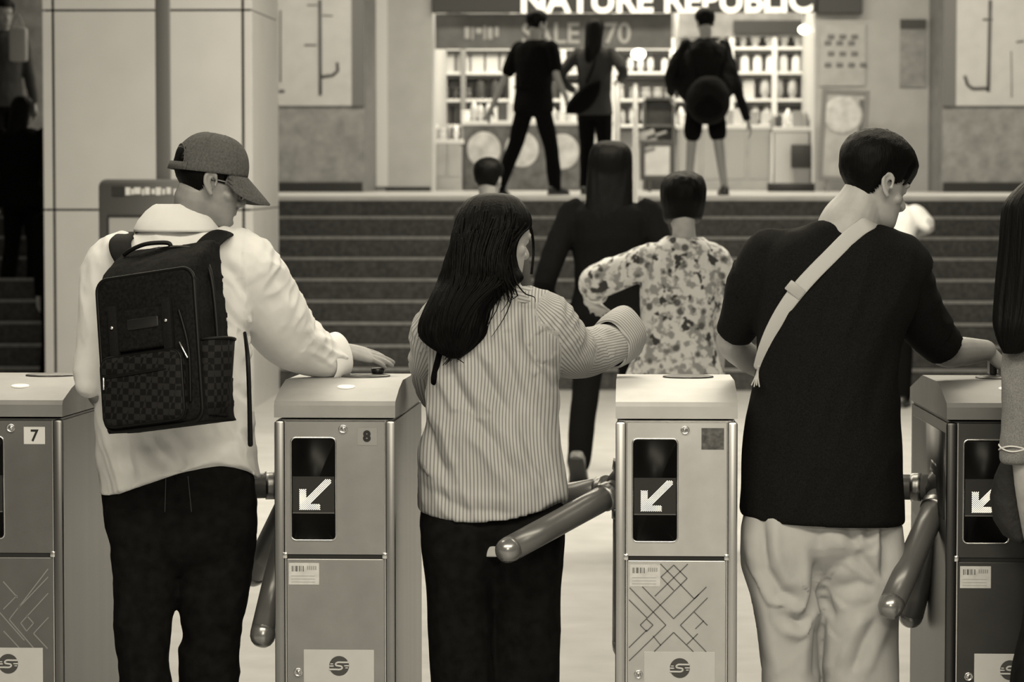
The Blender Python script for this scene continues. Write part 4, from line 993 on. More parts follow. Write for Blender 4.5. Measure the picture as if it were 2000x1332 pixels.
def cmd(c, n):
    d1, t1 = seg_dist(c, aR[0], aR[1]); d2, t2 = seg_dist(c, aR[1], aR[2])
    if min(d1, d2) < .13 and c.x > W(480, 500, YC).x:
        ax = (aR[1] - aR[0]).normalized() if d1 < d2 else (aR[2] - aR[1]).normalized()
        al = c.dot(ax); q = c - ax * al
        f = .013 * (.5 - abs(nz(q.x * 22, q.z * 22 + 3, al * 5)) * 1.9) + .008 * (.5 - abs(nz(q.x * 14 + 5, q.z * 14, al * 22)) * 1.6)
        return f + cv(c, n)
    low = max(0, min(1, (W(0, 800, YC).z - c.z) / .15))
    return fold(c, 13, 6, 4.5, .007 + .005 * low, 2, .25) + .003 * nz(c.x * 30, c.y * 30, c.z * 20) + cv(c, n)
K1 = lambda *q: [(x / 2.107 + 100, y / 2.107 + 700) for x, y in q]
K6 = lambda *q: [(x / 2.894 + 140, y / 2.894 + 420) for x, y in q]
cv = valleys([(K1((310, 330), (325, 420), (340, 480)), 1.0), (K1((390, 330), (430, 400), (480, 440)), 1.0), (K1((470, 320), (520, 390), (560, 430)), .7), (K1((745, 180), (770, 300), (850, 380)), 1.0), (K1((650, 300), (700, 340), (760, 350)), .6),
              (K6((760, 400), (850, 520), (930, 620), (1000, 700)), 1.1), (K6((770, 330), (900, 420), (960, 560)), .8), (K6((800, 250), (900, 330), (1000, 520)), .7), (K6((930, 640), (975, 720), (1030, 790)), 1.3), (K6((760, 470), (840, 600), (920, 650)), .9), (K6((900, 960), (950, 1030), (1000, 1060)), .8)], 8.60, .010, .017)
fuse('shirt', bm, WHITE, cm, .006, 5, disp=cmd)
# cuff and collar
bm = BM(); P = [W(630, 702, 9.045), W(645, 699, 9.072), W(657, 696, 9.095)]
ax = (P[2] - P[0]).normalized(); u = V((0, 0, 1)) - ax * ax.z; u.normalize(); v_ = ax.cross(u)
rings(bm, [[p + (u * math.cos(t) * q * 1.08 + v_ * math.sin(t) * q) * (1 + .05 * math.sin(3 * t + 1)) for t in [2 * math.pi * i / 40 for i in range(40)]] for p, q in ((P[0] - ax * .002, .060), (P[0], .0635), (P[1], .0640), (P[2], .0655), (P[2] + ax * .004, .063), (P[2], .058), (P[1], .056))], cap=False)
mk('cuff', bm, WHITE, cm)
bm = BM()
CR = [(398, 306, 386, .060), (401, 299, 394, .066), (412, 285, 408, .078), (430, 270, 420, .092), (446, 262, 428, .104), (452, 262, 430, .106), (450, 266, 424, .098), (432, 280, 410, .080), (420, 296, 398, .068)]
rr_ = []
for py, xl, xr, hd in CR:
    a, b = W(xl, py, YC - .0), W(xr, py, YC - .0); ring = sup((a + b) / 2, (b - a) / 2, V((0, hd, 0)), 48, 2.2)
    rr_.append([q + V((0, 0, -.10 * max(0, (q.y - YC) / hd) ** 2 * .5)) for q in ring])
rings(bm, rr_, cap=False); mk('collar', bm, WHITE, cm)
# trousers
bm = BM()
pxloft(bm, [(868, 235, 478, YC, .105), (900, 215, 488, YC, .120), (955, 201, 500, YC, .132), (1010, 205, 500, YC, .138), (1070, 216, 496, YC, .118), (1120, 240, 470, YC, .06)], 36)
pxloft(bm, [(985, 206, 358, 8.70, .126), (1050, 212, 352, 8.70, .12), (1110, 218, 348, 8.70, .105), (1170, 222, 342, 8.69, .095), (1222, 225, 335, 8.68, .088), (1298, 231, 328, 8.68, .082), (1340, 236, 337, 8.68, .080), (1440, 248, 344, 8.69, .078), (1474, 250, 345, 8.69, .078)], 26)
pxloft(bm, [(985, 340, 499, 8.74, .126), (1050, 342, 499, 8.74, .12), (1110, 345, 492, 8.74, .105), (1170, 347, 484, 8.74, .095), (1246, 359, 470, 8.75, .085), (1274, 350, 468, 8.75, .083), (1340, 349, 468, 8.76, .080), (1440, 354, 464, 8.76, .078), (1474, 356, 462, 8.76, .078)], 26)
fuse('trousers', bm, DENIM, cm, .0075, 5, disp=lambda c, n: fold(c, 9, 9, 9, .006, 4) + .005 * nz(c.x * 8, c.y * 8, c.z * 26))
for px in (296, 410):
    bm = BM(); MM = shoe(bm, W(px, 1440, 8.72 - .0) * 1.0, (.25, 1, 0)); mk('shoe', bm, SHOE, cm); bm = BM(); soleb(bm, MM); mk('sole', bm, SOLE, cm)
bm = BM(); b_ = bvh_of([o for o in COL.objects if o.parent == cm and o.name.startswith('trousers')])
for x0, x1 in ((324, 322), (367, 374)):
    tube(bm, [onto(b_, x0, 930, .0005), onto(b_, (x0 + x1) / 2, 965, .0005), onto(b_, x1, 1000, .0005)], .0012, 6, round_ends=False)
mk('seam_stitches', bm, mat('stitch', .05, .8), cm)
short_hair('hair', Mh, cm, .005, .0, back=-.062, rough=.0010, ear=.0, cover=.040)
# cap
def cap_pt(a, e, g=0.0):
    """a: azimuth from the front, e: 0 rim .. 1 top"""
    t = e * math.pi / 2
    rx, ry, rz = .0925 + g, .1135 + g, .116 + g
    return Mh @ V((math.sin(a) * rx * math.cos(t) ** .74, math.cos(a) * ry * math.cos(t) ** .74 - .006, .022 + .016 * math.cos(a) * (1 - e) + rz * math.sin(t)))
bm = BM(); NA, NE = 96, 22
g = [[bm.verts.new(cap_pt(2 * math.pi * i / NA, j / NE * .985)) for i in range(NA)] for j in range(NE + 1)]
for j in range(NE):
    for i in range(NA):
        am = 2 * math.pi * (i + .5) / NA - math.pi; em = (j + .5) / NE
        if (am / .58) ** 2 + ((em - .09) / .30) ** 2 < 1 and em > .09: continue
        bm.faces.new((g[j][i], g[j][(i + 1) % NA], g[j + 1][(i + 1) % NA], g[j + 1][i]))
bm.faces.new(list(reversed(g[NE])))
bmesh.ops.recalc_face_normals(bm, faces=bm.faces[:])
bmesh.ops.solidify(bm, geom=bm.faces[:], thickness=.003)
cap = mk('baseball_cap', bm, CAPM, cm)
bm = BM()
for k in range(6):
    a = k * math.pi / 3; e0 = .0 if k != 3 else .45
    tube(bm, [cap_pt(a, e0 + (.9 - e0) * q / 8, .0) for q in range(9)], .0012, 6, sub=1)
tube(bm, [cap_pt(math.pi + .62 * math.cos(t), .09 + .32 * math.sin(t), .001) for t in [math.pi * q / 14 for q in range(15)]], .0022, 6, sub=1)
mk('seams', bm, CAPM, cap)
bm = BM(); rings(bm, [[cap_pt(math.pi + a, e, gg) for e, gg in ((.0, .001), (.11, .001), (.11, .004), (0, .004))] for a in [(-.75 + 1.5 * i / 16) for i in range(17)]]); mk('back_strap', bm, CAPM, cap, smooth=R(50))
bm = BM(); out = []
for i in range(29):
    a = -1.25 + 2.5 * i / 28; k = math.cos(a / 1.25 * math.pi / 2); ext = .082 * k ** .55
    b0 = V((math.sin(a) * .0915, math.cos(a) * .115 - .006, .022 + .016 * math.cos(a)))
    d = V((math.sin(a) * .45, 1, 0)).normalized(); ring = []
    for q, th in ((-.06, 0), (.35, 0), (.75, 0), (1, -.001), (1, -.005), (.75, -.005), (.35, -.005), (-.06, -.005)):
        p = b0 + d * ext * q; droop = -.66 * (p.y - b0.y) - 3.2 * p.x * p.x * max(0, q)
        ring.append(Mh @ (p + V((0, 0, droop + th))))
    out.append(ring)
rings(bm, out); bmesh.ops.recalc_face_normals(bm, faces=bm.faces[:]); mk('brim', bm, CAPM, cap, smooth=R(60))
# glasses
bm = BM()
for sx in (-1, 1):
    tube(bm, [Mh @ V((sx * .076, -.012, .004)), Mh @ V((sx * .077, .03, .006)), Mh @ V((sx * .070, .088, .004))], .0022, 8, sub=4)
    tube(bm, [Mh @ V((sx * .036 + .027 * math.cos(t), .104 - abs(.036 * sx + .027 * math.cos(t)) * .16, -.006 + .021 * math.sin(t))) for t in [2 * math.pi * i / 20 for i in range(21)]], .002, 8, sub=1)
tube(bm, [Mh @ V((-.010, .103, 0)), Mh @ V((0, .106, .003)), Mh @ V((.010, .103, 0))], .0018, 8); mk('glasses', bm, mat('spectacle_frame', .25, .3, .6), cm)
# small dark disc the hand rests on
b = W(738, 731, 9.15); topz = 1.077 - .011 * (9.15 - GD0 - .292) / .443
bp = V((b.x, 9.15, topz + .007))
r = root('card_puck', bp, 'small dark puck on the top of gate 8 under the fingertips', 'card holder')
bm = BM(); rings(bm, [[bp + V((a * math.cos(t), a * math.sin(t), z)) for t in [2 * math.pi * i / 28 for i in range(28)]] for a, z in ((.018, 0), (.020, .003), (.020, .013), (.018, .016), (.012, .017))]); mk('puck', bm, mat('puck_black', .008, .3), r, smooth=R(40))

# ---- backpack
Bc = W(205, 848, 8.345)            # bottom left corner of the front face
BW, BH, BD = .318, .430, .165
MB = Matrix.Translation(Bc) @ Matrix.Rotation(R(-22), 4, 'Z') @ Matrix.Rotation(R(-8.2), 4, 'Y') @ Matrix.Rotation(R(-7), 4, 'X')
bp_ = root('backpack', MB @ V((BW / 2, BD / 2, 0)), 'dark checked backpack on the back of the person in the cap', 'backpack')
PB = lambda x, y, z: MB @ V((x, y, z))
bm = BM()
prof = [(0, .0), (0, BH - .02), (.012, BH), (.05, BH + .035), (.125, BH + .085), (.16, BH + .075), (BD, .30), (BD, .01)]
def bagw(z): return .5 * BW * (1 - .06 * max(0, (z - .2) / .3))
for_r = []
for fx_ in [-1, -.92, -.6, -.2, .2, .6, .92, 1]:
    for_r.append([PB(BW / 2 + fx_ * bagw(z), y + (.010 if abs(fx_) == 1 else 0), z) for y, z in prof])
rings(bm, for_r)
bmesh.ops.bevel(bm, geom=[e for e in bm.edges if e.calc_face_angle(0) > .5], offset=.022, segments=4, affect='EDGES')
bmesh.ops.recalc_face_normals(bm, faces=bm.faces[:])
Bi = MB.inverted()
fuse('bag_body', bm, BAGM, bp_, .006, 3, disp=lambda c, n: .006 * nz(*(Bi @ c) * 9) + .003 * nz(*(Bi @ c) * 24))
def rrp(x0, x1, z0, z1, rad, y, n=7):
    pts = []
    for cx_, cz_, a0 in ((x1 - rad, z1 - rad, 0), (x0 + rad, z1 - rad, 90), (x0 + rad, z0 + rad, 180), (x1 - rad, z0 + rad, 270)):
        for i in range(n + 1):
            t = R(a0 + 90 * i / n); pts.append(PB(cx_ + rad * math.cos(t), y, cz_ + rad * math.sin(t)))
    return pts
def slab(name, m, x0, x1, z0, z1, rad, yb, yf, par=bp_, rnd=.008):
    bm = BM(); rings(bm, [rrp(x0, x1, z0, z1, rad, yb), rrp(x0, x1, z0, z1, rad, yf + rnd), rrp(x0 + rnd * .3, x1 - rnd * .3, z0 + rnd * .3, z1 - rnd * .3, rad, yf + rnd * .3), rrp(x0 + rnd, x1 - rnd, z0 + rnd, z1 - rnd, rad * .8, yf)])
    return mk(name, bm, m, par, smooth=R(50))
slab('front_panel', BAGM, .006, BW - .006, .006, BH - .008, .035, .03, -.006)
bm = BM(); P = rrp(.004, BW - .004, .004, BH - .006, .035, .000); tube(bm, P + [P[0]], .0055, 8, sub=1); mk('piping', bm, PIPE, bp_)
bm = BM(); P = [PB(BW - .012, .085, .01), PB(BW + .006, .085, .12), PB(BW + .002, .09, BH - .06), PB(BW - .03, .10, BH + .035), PB(BW - .10, .115, BH + .07), PB(.10, .115, BH + .07), PB(.03, .10, BH + .03), PB(-.002, .09, BH - .06)]; tube(bm, P, .0065, 8); mk('piping', bm, PIPE, bp_)
pk = slab('front_pocket', BAGC, .014, BW - .045, .012, .205, .028, .02, -.034, rnd=.014)
bm = BM(); P = rrp(.016, BW - .047, .014, .203, .028, -.024); tube(bm, P + [P[0]], .0042, 8, sub=1); mk('piping', bm, PIPE, pk)
bm = BM(); tube(bm, [PB(.03, -.0345, .150), PB(.14, -.037, .152), PB(.225, -.0345, .154)], .0048, 8, flat=.6, up=(0, -1, 0)); mk('zipper', bm, PIPE, pk)
bm = BM(); tube(bm, [PB(.032, -.040, .148), PB(.032, -.042, .118)], .0028, 8); mk('zipper_pull', bm, STEELB, pk)
up_ = slab('flap', BAGM, .05, BW - .075, .215, .33, .012, .01, -.018, rnd=.008)
slab('name_patch', mat('patch_black', .004, .5), .105, .205, .272, .302, .004, -.010, -.0215, up_, .002)
for x in (.060, .232):
    bm = BM(); box(bm, x - .014, x + .014, -.023, -.004, .205, .345, .003, M=MB); bl = mk('strap_belt', bm, BAGS, bp_, smooth=R(40))
    bm = BM(); ell(bm, PB(x, -.024, .285), .0055, .0055, .0055); mk('stud', bm, mat('stud_bright', .85, .15, 1.0), bl)
bm = BM(); tube(bm, [PB(.262, -.010, .222), PB(.272, -.014, .205), PB(.285, -.014, .178)], .0032, 8); mk('zipper_pull', bm, STEELB, bp_)
bm = BM(); tube(bm, [PB(BW - .035, -.008, .06), PB(BW - .030, -.009, .20), PB(BW - .052, -.009, BH - .12)], .0045, 8); mk('zipper', bm, PIPE, bp_)
# side pocket, bulging
bm = BM(); rings(bm, [[PB(BW - .01 + a * max(0, math.sin(t)) , .078 + .062 * math.cos(t), z) for t in [math.pi * i / 14 for i in range(15)]] + [PB(BW - .02, .03, z), ] for z, a in ((.02, .018), (.06, .036), (.12, .048), (.18, .060), (.225, .068))]); mk('side_pocket', bm, BAGC, bp_)
bm = BM(); tube(bm, [PB(BW - .01 + .068 * max(0, math.sin(t)), .078 + .062 * math.cos(t), .226) for t in [math.pi * i / 14 for i in range(15)]], .0042, 8, sub=1); mk('pocket_hem', bm, PIPE, bp_)
bm = BM(); tube(bm, [W(478, 650, 8.62), W(484, 700, 8.56), W(487, 780, 8.545), W(489, 868, 8.54)], [.005, .0065, .0065, .0075], 10, flat=.5, up=(0, -1, 0)); mk('strap_tail', bm, PIPE, bp_)
# handle and shoulder straps
bm = BM(); tube(bm, [W(243, 497, 8.50), W(258, 487, 8.49), W(283, 477, 8.48), W(310, 474, 8.48), (W(329, 475, 8.48)), W(333, 482, 8.48), W(331, 497, 8.49)], .0062, 10); mk('grab_handle', bm, PIPE, bp_)
shirt = [o for o in COL.objects if o.parent == cm and o.name.split('.')[0] in ('shirt', 'collar')]
def strap(name, pts, rad, m, par, flat=.22):
    bm = BM(); tube(bm, pts, rad, 14, flat=flat, up=(0, -.75, .66), sub=6); return mk(name, bm, m, par)
strap('shoulder_strap', [W(385, 505, 8.53), W(402, 482, 8.55), W(420, 464, 8.60), W(436, 455, 8.67), W(452, 456, 8.76), W(460, 480, 8.85), W(458, 540, 8.88)], [.030, .032, .033, .033, .032, .030, .026], BAGS, bp_)
strap('shoulder_strap', [W(245, 510, 8.53), W(236, 489, 8.56), W(235, 472, 8.61), W(243, 462, 8.68), W(252, 458, 8.76), W(250, 480, 8.85), W(248, 540, 8.87)], [.028, .031, .032, .032, .031, .030, .026], BAGS, bp_)

# ---- woman in the striped shirt
YW = 8.86
wo = root('person', (W(965, 335, YW).x, YW, 0), 'person with long straight black hair in a finely striped shirt and black trousers', 'person')
Mw = hm(W(973, 464, YW + .03), 50, 11, 0, .97)
bm = BM(); head(bm, Mw)
nk = W(985, 580, YW)
tube(bm, [Mw @ V((0, -.026, -.05)), W(982, 560, YW), W(975, 610, YW)], [.050, .053, .08], 18)
sR, eR, wR = W(1066, 632, YW), W(1112, 690, 8.94), W(1210, 658, 9.18)
sL, eL, wL = W(858, 640, YW), W(838, 720, 8.98), W(860, 775, 9.14)
tube(bm, [nk, sR, eR, wR], [.055, .048, .038, .026], 14); tube(bm, [nk, sL, eL, wL], [.055, .048, .038, .026], 14)
hand(bm, wR + (wR - eR).normalized() * .01, V((.28, .85, -.06)), V((.7, -.2, .6)), V((-.4, .1, .7)), (28, 32, 34, 34), .9)
hand(bm, wL, V((.3, .9, -.1)), V((-.5, 0, .8)), V((.6, 0, 0)), (25, 25, 25, 25), .9)
pxloft(bm, [(600, 925, 1050, YW, .06), (680, 870, 1070, YW, .09), (800, 870, 1070, YW, .09), (960, 850, 1080, YW, .1), (1080, 850, 1080, YW, .1)], 20)
for rows in ([(1060, 845, 955, 8.85, .07), (1300, 870, 945, 8.86, .05), (1412, 882, 932, 8.86, .04), (1432, 884, 930, 8.86, .04)], [(1060, 972, 1080, 8.88, .07), (1300, 985, 1060, 8.90, .05), (1412, 995, 1045, 8.90, .04), (1432, 997, 1043, 8.90, .04)]): pxloft(bm, rows, 16)
fuse('body', bm, SKINL, wo, .0045, 3)
bm = BM()
pxloft(bm, [(562, 948, 1040, YW, .05), (572, 925, 1058, YW, .068), (592, 885, 1078, YW, .088), (630, 852, 1092, YW, .108), (700, 840, 1094, YW, .122), (770, 835, 1092, YW, .126), (840, 827, 1098, YW, .13), (910, 820, 1103, YW, .134), (965, 819, 1108, YW, .136), (1000, 819, 1108, YW, .136)], 44)
hem(bm, YW, 900, [(815, .96), (870, 1.10), (945, 1.16), (1020, 1.04), (1060, .90), (1088, .70), (1098, .72), (1110, .86)])
SLR = [(1035, 612, YW, .082), (1066, 634, YW, .090), (1100, 678, 8.93, .086), (1142, 690, 9.03, .073), (1180, 676, 9.12, .067), (1198, 669, 9.155, .063)]
SLL = [(885, 612, YW, .075), (852, 640, 8.87, .070), (836, 690, 8.92, .056), (838, 738, 9.0, .050), (848, 775, 9.08, .044)]
pxtube(bm, SLR, 22); pxtube(bm, SLL, 18)
BO = [(W(1050, 615, YW), W(1105, 685, 8.93), .092, 0), (W(1105, 685, 8.93), W(1200, 667, 9.16), .078, 0), (W(868, 620, YW), W(837, 690, 8.92), .068, 1), (W(837, 690, 8.92), W(848, 775, 9.08), .052, 1)]
XW = W(965, 335, YW).x
def which(c):
    best = None; dt = math.hypot((c.x - XW) / .19, (c.y - YW) / .125)
    for i, (a, b, rr, sd) in enumerate(BO):
        d, t = seg_dist(c, a, b); k = d / rr
        if best is None or k < best[0]: best = (k, i)
    if dt < best[0] * 1.0 and dt < 1.25: return -1
    return best[1]
def wattr(c):
    i = which(c)
    if i < 0:
        return (c.x - XW) * 1.0 + .10 * (c.z - 1.0) * (c.x - XW) + .012 * nz(c.x * 5, c.y * 5, c.z * 5)
    a, b, rr, sd = BO[i]; ax = (b - a).normalized(); q = c - a; q = q - ax * q.dot(ax)
    u = V((0, 1, 0)) - ax * ax.y; u.normalize(); v_ = ax.cross(u)
    return math.atan2(q.dot(v_), -q.dot(u)) * rr * .95 + .35
def wdisp(c, n):
    i = which(c)
    if i >= 0:
        a, b, rr, sd = BO[i]; ax = (b - a).normalized(); al = (c - a).dot(ax); q = c - a - ax * al
        return .007 * (.5 - abs(nz(q.x * 13 + i * 3, q.z * 13 + al * 8, al * 15)) * 1.8) + .004 * (.5 - abs(nz(q.x * 24, q.z * 24, al * 30)) * 1.6)
    z = c.z; low = max(0, min(1, (1.25 - z) / .3))
    return fold(c, 10, 5, 3.0, .007 + .004 * low, 1.7, .42) + .003 * nz(c.x * 22, c.y * 20, c.z * 14) + wv(c, n)
K3 = lambda *q: [(x / 2.775 + 780, y / 2.775 + 340) for x, y in q]
K4 = lambda *q: [(x / 2.413 + 780, y / 2.413 + 780) for x, y in q]
wv = valleys([(K3((560, 740), (500, 850), (470, 960)), .8), (K3((680, 720), (690, 900), (740, 1010), (860, 1080)), 1.3), (K3((400, 960), (480, 1120), (600, 1320)), 1.0), (K3((250, 1000), (310, 1150), (420, 1330)), .9), (K3((530, 900), (600, 1050), (680, 1260)), .8),
              (K4((330, 60), (440, 200), (560, 380)), .9), (K4((130, 120), (170, 280), (215, 360)), 1.0), (K4((560, 100), (640, 300), (720, 430)), .9), (K4((120, 420), (300, 520), (560, 540)), .6), (K3((700, 900), (820, 1090), (870, 1200)), .7)], 8.73, .013, .020)
fuse('shirt', bm, STRIPED, wo, .006, 5, disp=wdisp, attr=wattr)
bm = BM(); P = [W(1192, 671, 9.14), W(1206, 660, 9.175), W(1222, 648, 9.215)]; ax = (P[2] - P[0]).normalized(); u = V((0, 0, 1)) - ax * ax.z; u.normalize(); v_ = ax.cross(u)
rings(bm, [[p + (u * math.cos(t) * q * 1.10 + v_ * math.sin(t) * q) * (1 + .05 * math.sin(2 * t + 1) + .03 * math.sin(5 * t)) for t in [2 * math.pi * i / 40 for i in range(40)]] for p, q in ((P[0] - ax * .004, .062), (P[0], .069), (P[1], .074), (P[2], .074), (P[2] + ax * .006, .068), (P[2], .056), (P[1], .05))], cap=False)
o = mk('cuff', bm, STRIPED, wo); at = o.data.attributes.new('stripe', 'FLOAT', 'POINT'); at.data.foreach_set('value', [(v.co + ORG[o.name] - P[0]).dot(ax) * 1.0 + .2 * (v.co.z) for v in o.data.vertices])
bm = BM(); rr_ = []
for py, xl, xr, hd in ((558, 965, 1034, .056), (562, 955, 1044, .064), (574, 940, 1054, .076), (586, 928, 1064, .088), (590, 930, 1062, .086), (580, 945, 1048, .07)):
    a, b = W(xl, py, YW), W(xr, py, YW); rr_.append(sup((a + b) / 2, (b - a) / 2, V((0, hd, 0)), 40, 2.1))
rings(bm, rr_, cap=False); o = mk('collar', bm, STRIPED, wo); at = o.data.attributes.new('stripe', 'FLOAT', 'POINT'); at.data.foreach_set('value', [v.co.z * 1.0 + v.co.x * .25 for v in o.data.vertices])
bm = BM()
pxloft(bm, [(930, 842, 1080, YW, .098), (985, 826, 1098, YW, .108), (1040, 823, 1102, YW, .112), (1100, 840, 1080, YW, .06)], 34)
pxloft(bm, [(1000, 828, 985, 8.85, .108), (1060, 824, 975, 8.85, .118), (1150, 834, 968, 8.85, .115), (1250, 838, 965, 8.85, .108), (1340, 842, 966, 8.85, .106), (1462, 850, 962, 8.86, .106)], 26)
pxloft(bm, [(1000, 945, 1098, 8.87, .108), (1060, 950, 1101, 8.88, .118), (1150, 957, 1095, 8.89, .115), (1250, 958, 1092, 8.89, .108), (1340, 958, 1092, 8.90, .106), (1462, 964, 1088, 8.90, .106)], 26)
fuse('trousers', bm, DENIM, wo, .008, 5, disp=lambda c, n: fold(c, 9, 9, 3, .007, 8))
for px in (908, 1022):
    bm = BM(); MM = shoe(bm, W(px, 1428, 8.87), (.1, 1, 0), 0, .9); mk('shoe', bm, SHOE, wo); bm = BM(); soleb(bm, MM); mk('sole', bm, SHOE, wo)
# hair
bm = BM()
HR = [(377, 950, 980, 8.87, .02), (381, 930, 1000, 8.87, .05), (392, 910, 1018, 8.87, .08), (415, 896, 1033, 8.865, .102), (440, 887, 1037, 8.86, .112), (458, 883, 1020, 8.85, .114), (485, 877, 1008, 8.84, .114), (520, 866, 1010, 8.83, .112), (546, 857, 1018, 8.82, .105), (572, 846, 985, 8.79, .085), (600, 832, 963, 8.77, .070), (630, 820, 953, 8.755, .058), (656, 820, 944, 8.745, .048), (678, 840, 926, 8.74, .034), (700, 876, 898, 8.74, .014)]
strand_loft(bm, HR, 200, amp=.075, seed=3, tw=.25)
hr = mk('hair', bm, HAIR, wo)
bm = BM(); rs = random.Random(5)
def lock(pts, r0, r1=.0012):
    n = len(pts); tube(bm, [W(*p) for p in pts], [r0 + (r1 - r0) * (i / (n - 1)) ** 1.5 for i in range(n)], 7, sub=5)
def hair_at(q, y, g=1.015):
    i = max(j for j in range(len(HR) - 1) if HR[j][0] <= y or j == 0); t = min(1.0, (y - HR[i][0]) / (HR[i + 1][0] - HR[i][0]))
    l, r_, Y_, d = [HR[i][k] + (HR[i + 1][k] - HR[i][k]) * t for k in (1, 2, 3, 4)]
    x = (l + r_) / 2 + (r_ - l) / 2 * q * g
    return (x, y, Y_ - d * g * max(0, 1 - abs(q) ** 2.2) ** (1 / 2.2) - .001)
for k in range(60):            # strands lying on the hair, free at the tip
    q = rs.uniform(-.96, .9); y0 = rs.uniform(400, 480); ye = rs.uniform(640, 694)
    P = [hair_at(q * (1 - .1 * j), y0 + (ye - y0) * j / 7) for j in range(8)]
    e = hair_at(q * .9, 690); lock(P + [(e[0] + rs.uniform(-8, 6), ye + rs.uniform(8, 24), e[2])], rs.uniform(.0018, .0042))
for k in range(6):
    x = 812 + k * 3; lock([(870 + k * 2, 520, 8.80), (842 + k * 2, 590, 8.80), (x + 8, 650, 8.82), (x - 2 + rs.uniform(-2, 3), 690 + rs.uniform(-25, 12), 8.85)], .0022, .0006)
for k in range(22):            # strands falling over the collar on the right
    x = rs.uniform(945, 1022); yb = 560 + (1040 - x) * .28 + rs.uniform(0, 22)
    q = (x - 945) / 82; lock([hair_at(q * .8, 450), hair_at(q * .9, 500), hair_at(q * .94, 540, 1.02), (x + rs.uniform(-4, 6), yb, 8.74 + rs.uniform(-.01, .02))], rs.uniform(.003, .006))
for x0, xe, ye in ((985, 978, 610), (996, 960, 658), (972, 948, 640), (1005, 990, 590), (950, 945, 650), (962, 938, 668), (1020, 1046, 590)):
    lock([hair_at((x0 - 945) / 90, 500), hair_at((x0 - 940) / 95, 545), (x0 + 4, 572, 8.735), ((x0 + xe) / 2 + 10, (ye + 570) / 2, 8.735), (xe, ye, 8.735)], .0028, .0007)
for k in range(5):             # front lock beyond the cheek
    lock([(1022 + k, 420, 8.90 - k * .01), (1037 + k * .4, 450, 8.92), (1041 + k * .5, 490, 8.93), (1036 + k, 535, 8.90)], .004, .001)
mk('loose_strands', bm, HAIR, hr)
# shoulder bag, worn in front, only the strap is seen
r = root('shoulder_bag', W(900, 800, 9.03), 'black shoulder bag strap under the long hair at the left side of the striped shirt', 'bag')
shb = bvh_of([o for o in COL.objects if o.parent == wo and o.name.split('.')[0] == 'shirt'])
bm = BM(); tube(bm, [onto(shb, 905, 600, .004, 8.76), onto(shb, 880, 640, .004), onto(shb, 862, 680, .005), onto(shb, 851, 720, .005), onto(shb, 846, 748, .004), W(846, 775, 8.93)], .0095, 12, flat=.3, up=(-.3, -1, .1)); mk('strap', bm, BLK, r)
bm = BM(); box(bm, W(850, 800, 9.03).x, W(945, 800, 9.03).x, 9.0, 9.06, W(900, 880, 9.03).z, W(900, 780, 9.03).z, .02); mk('bag_body', bm, BLK, r)

# ---- man in the black tee
YB = 8.75
bt = root('person', (W(1605, 335, YB).x, YB, 0), 'person in an oversized black tee and pale wide trousers looking down at the right gate', 'person')
Mb = hm(W(1709, 358, YB), 57, 19, 0, 1.0)
bm = BM(); head(bm, Mb)
tube(bm, [W(1694, 368, YB), W(1679, 402, YB), W(1662, 438, YB), W(1648, 490, YB)], [.060, .071, .090, .10], 24)
nk = W(1648, 462, YB)
sR, eR, wR = W(1765, 512, YB + .02), W(1836, 682, 8.95), W(1926, 684, 9.13)
sL, eL, wL = W(1492, 505, YB), W(1428, 662, 8.87), W(1490, 722, 9.10)
tube(bm, [W(1660, 500, YB), W(1740, 525, YB), W(1795, 610, 8.83), eR, W(1880, 686, 9.04), wR], [.05, .048, .046, .044, .043, .031], 18)
tube(bm, [W(1640, 510, YB), W(1520, 530, YB), W(1464, 595, 8.80), eL, W(1455, 695, 8.97), wL], [.05, .045, .044, .042, .042, .030], 18)
hand(bm, wR, V((.55, .55, -.45)), V((.1, -.6, .7)), V((-.4, .5, -.3)), (22, 26, 30, 32), 1.0)
hand(bm, wL, V((.5, .8, .1)), V((0, -.3, .9)), V((.7, -.3, 0)), (30, 30, 30, 30), 1.0)
pxloft(bm, [(500, 1580, 1730, YB, .05), (560, 1500, 1760, YB, .10), (700, 1500, 1735, YB, .10), (900, 1500, 1720, YB, .11), (1080, 1480, 1735, YB, .11)], 20)
for rows in ([(1060, 1470, 1590, 8.74, .08), (1300, 1510, 1585, 8.74, .055), (1420, 1525, 1575, 8.74, .04), (1440, 1527, 1573, 8.74, .04)], [(1060, 1620, 1740, 8.77, .08), (1300, 1635, 1720, 8.78, .055), (1420, 1650, 1705, 8.78, .04), (1440, 1652, 1703, 8.78, .04)]): pxloft(bm, rows, 16)
fuse('body', bm, SKIN, bt, .0042, 3)
short_hair('hair', Mb, bt, .014, .016, back=-.050, front=.045, rough=.0022, ear=.006, fringe=.028)
bm = BM()
pxloft(bm, [(432, 1600, 1712, YB - .01, .062), (440, 1568, 1735, YB - .005, .078), (458, 1512, 1768, YB, .098), (485, 1474, 1795, YB, .118), (530, 1462, 1802, YB, .134), (600, 1470, 1790, YB, .142), (660, 1478, 1764, YB, .146), (740, 1474, 1753, YB, .150), (850, 1453, 1758, YB, .154), (940, 1447, 1761, YB, .156), (1005, 1447, 1763, YB, .156), (1016, 1448, 1763, YB, .155)], 44)
hem(bm, YB, 900, [(1440, .90), (1530, .99), (1620, 1.03), (1762, 1.08)])
pxtube(bm, [(1570, 490, YB, .065), (1500, 503, YB, .078), (1475, 545, YB + .01, .077), (1458, 600, 8.80, .070), (1434, 652, 8.86, .056)], 22, round_ends=False)
pxtube(bm, [(1690, 495, YB, .07), (1752, 512, YB, .086), (1772, 560, 8.79, .082), (1800, 625, 8.87, .076), (1846, 676, 8.95, .066)], 22, round_ends=False)
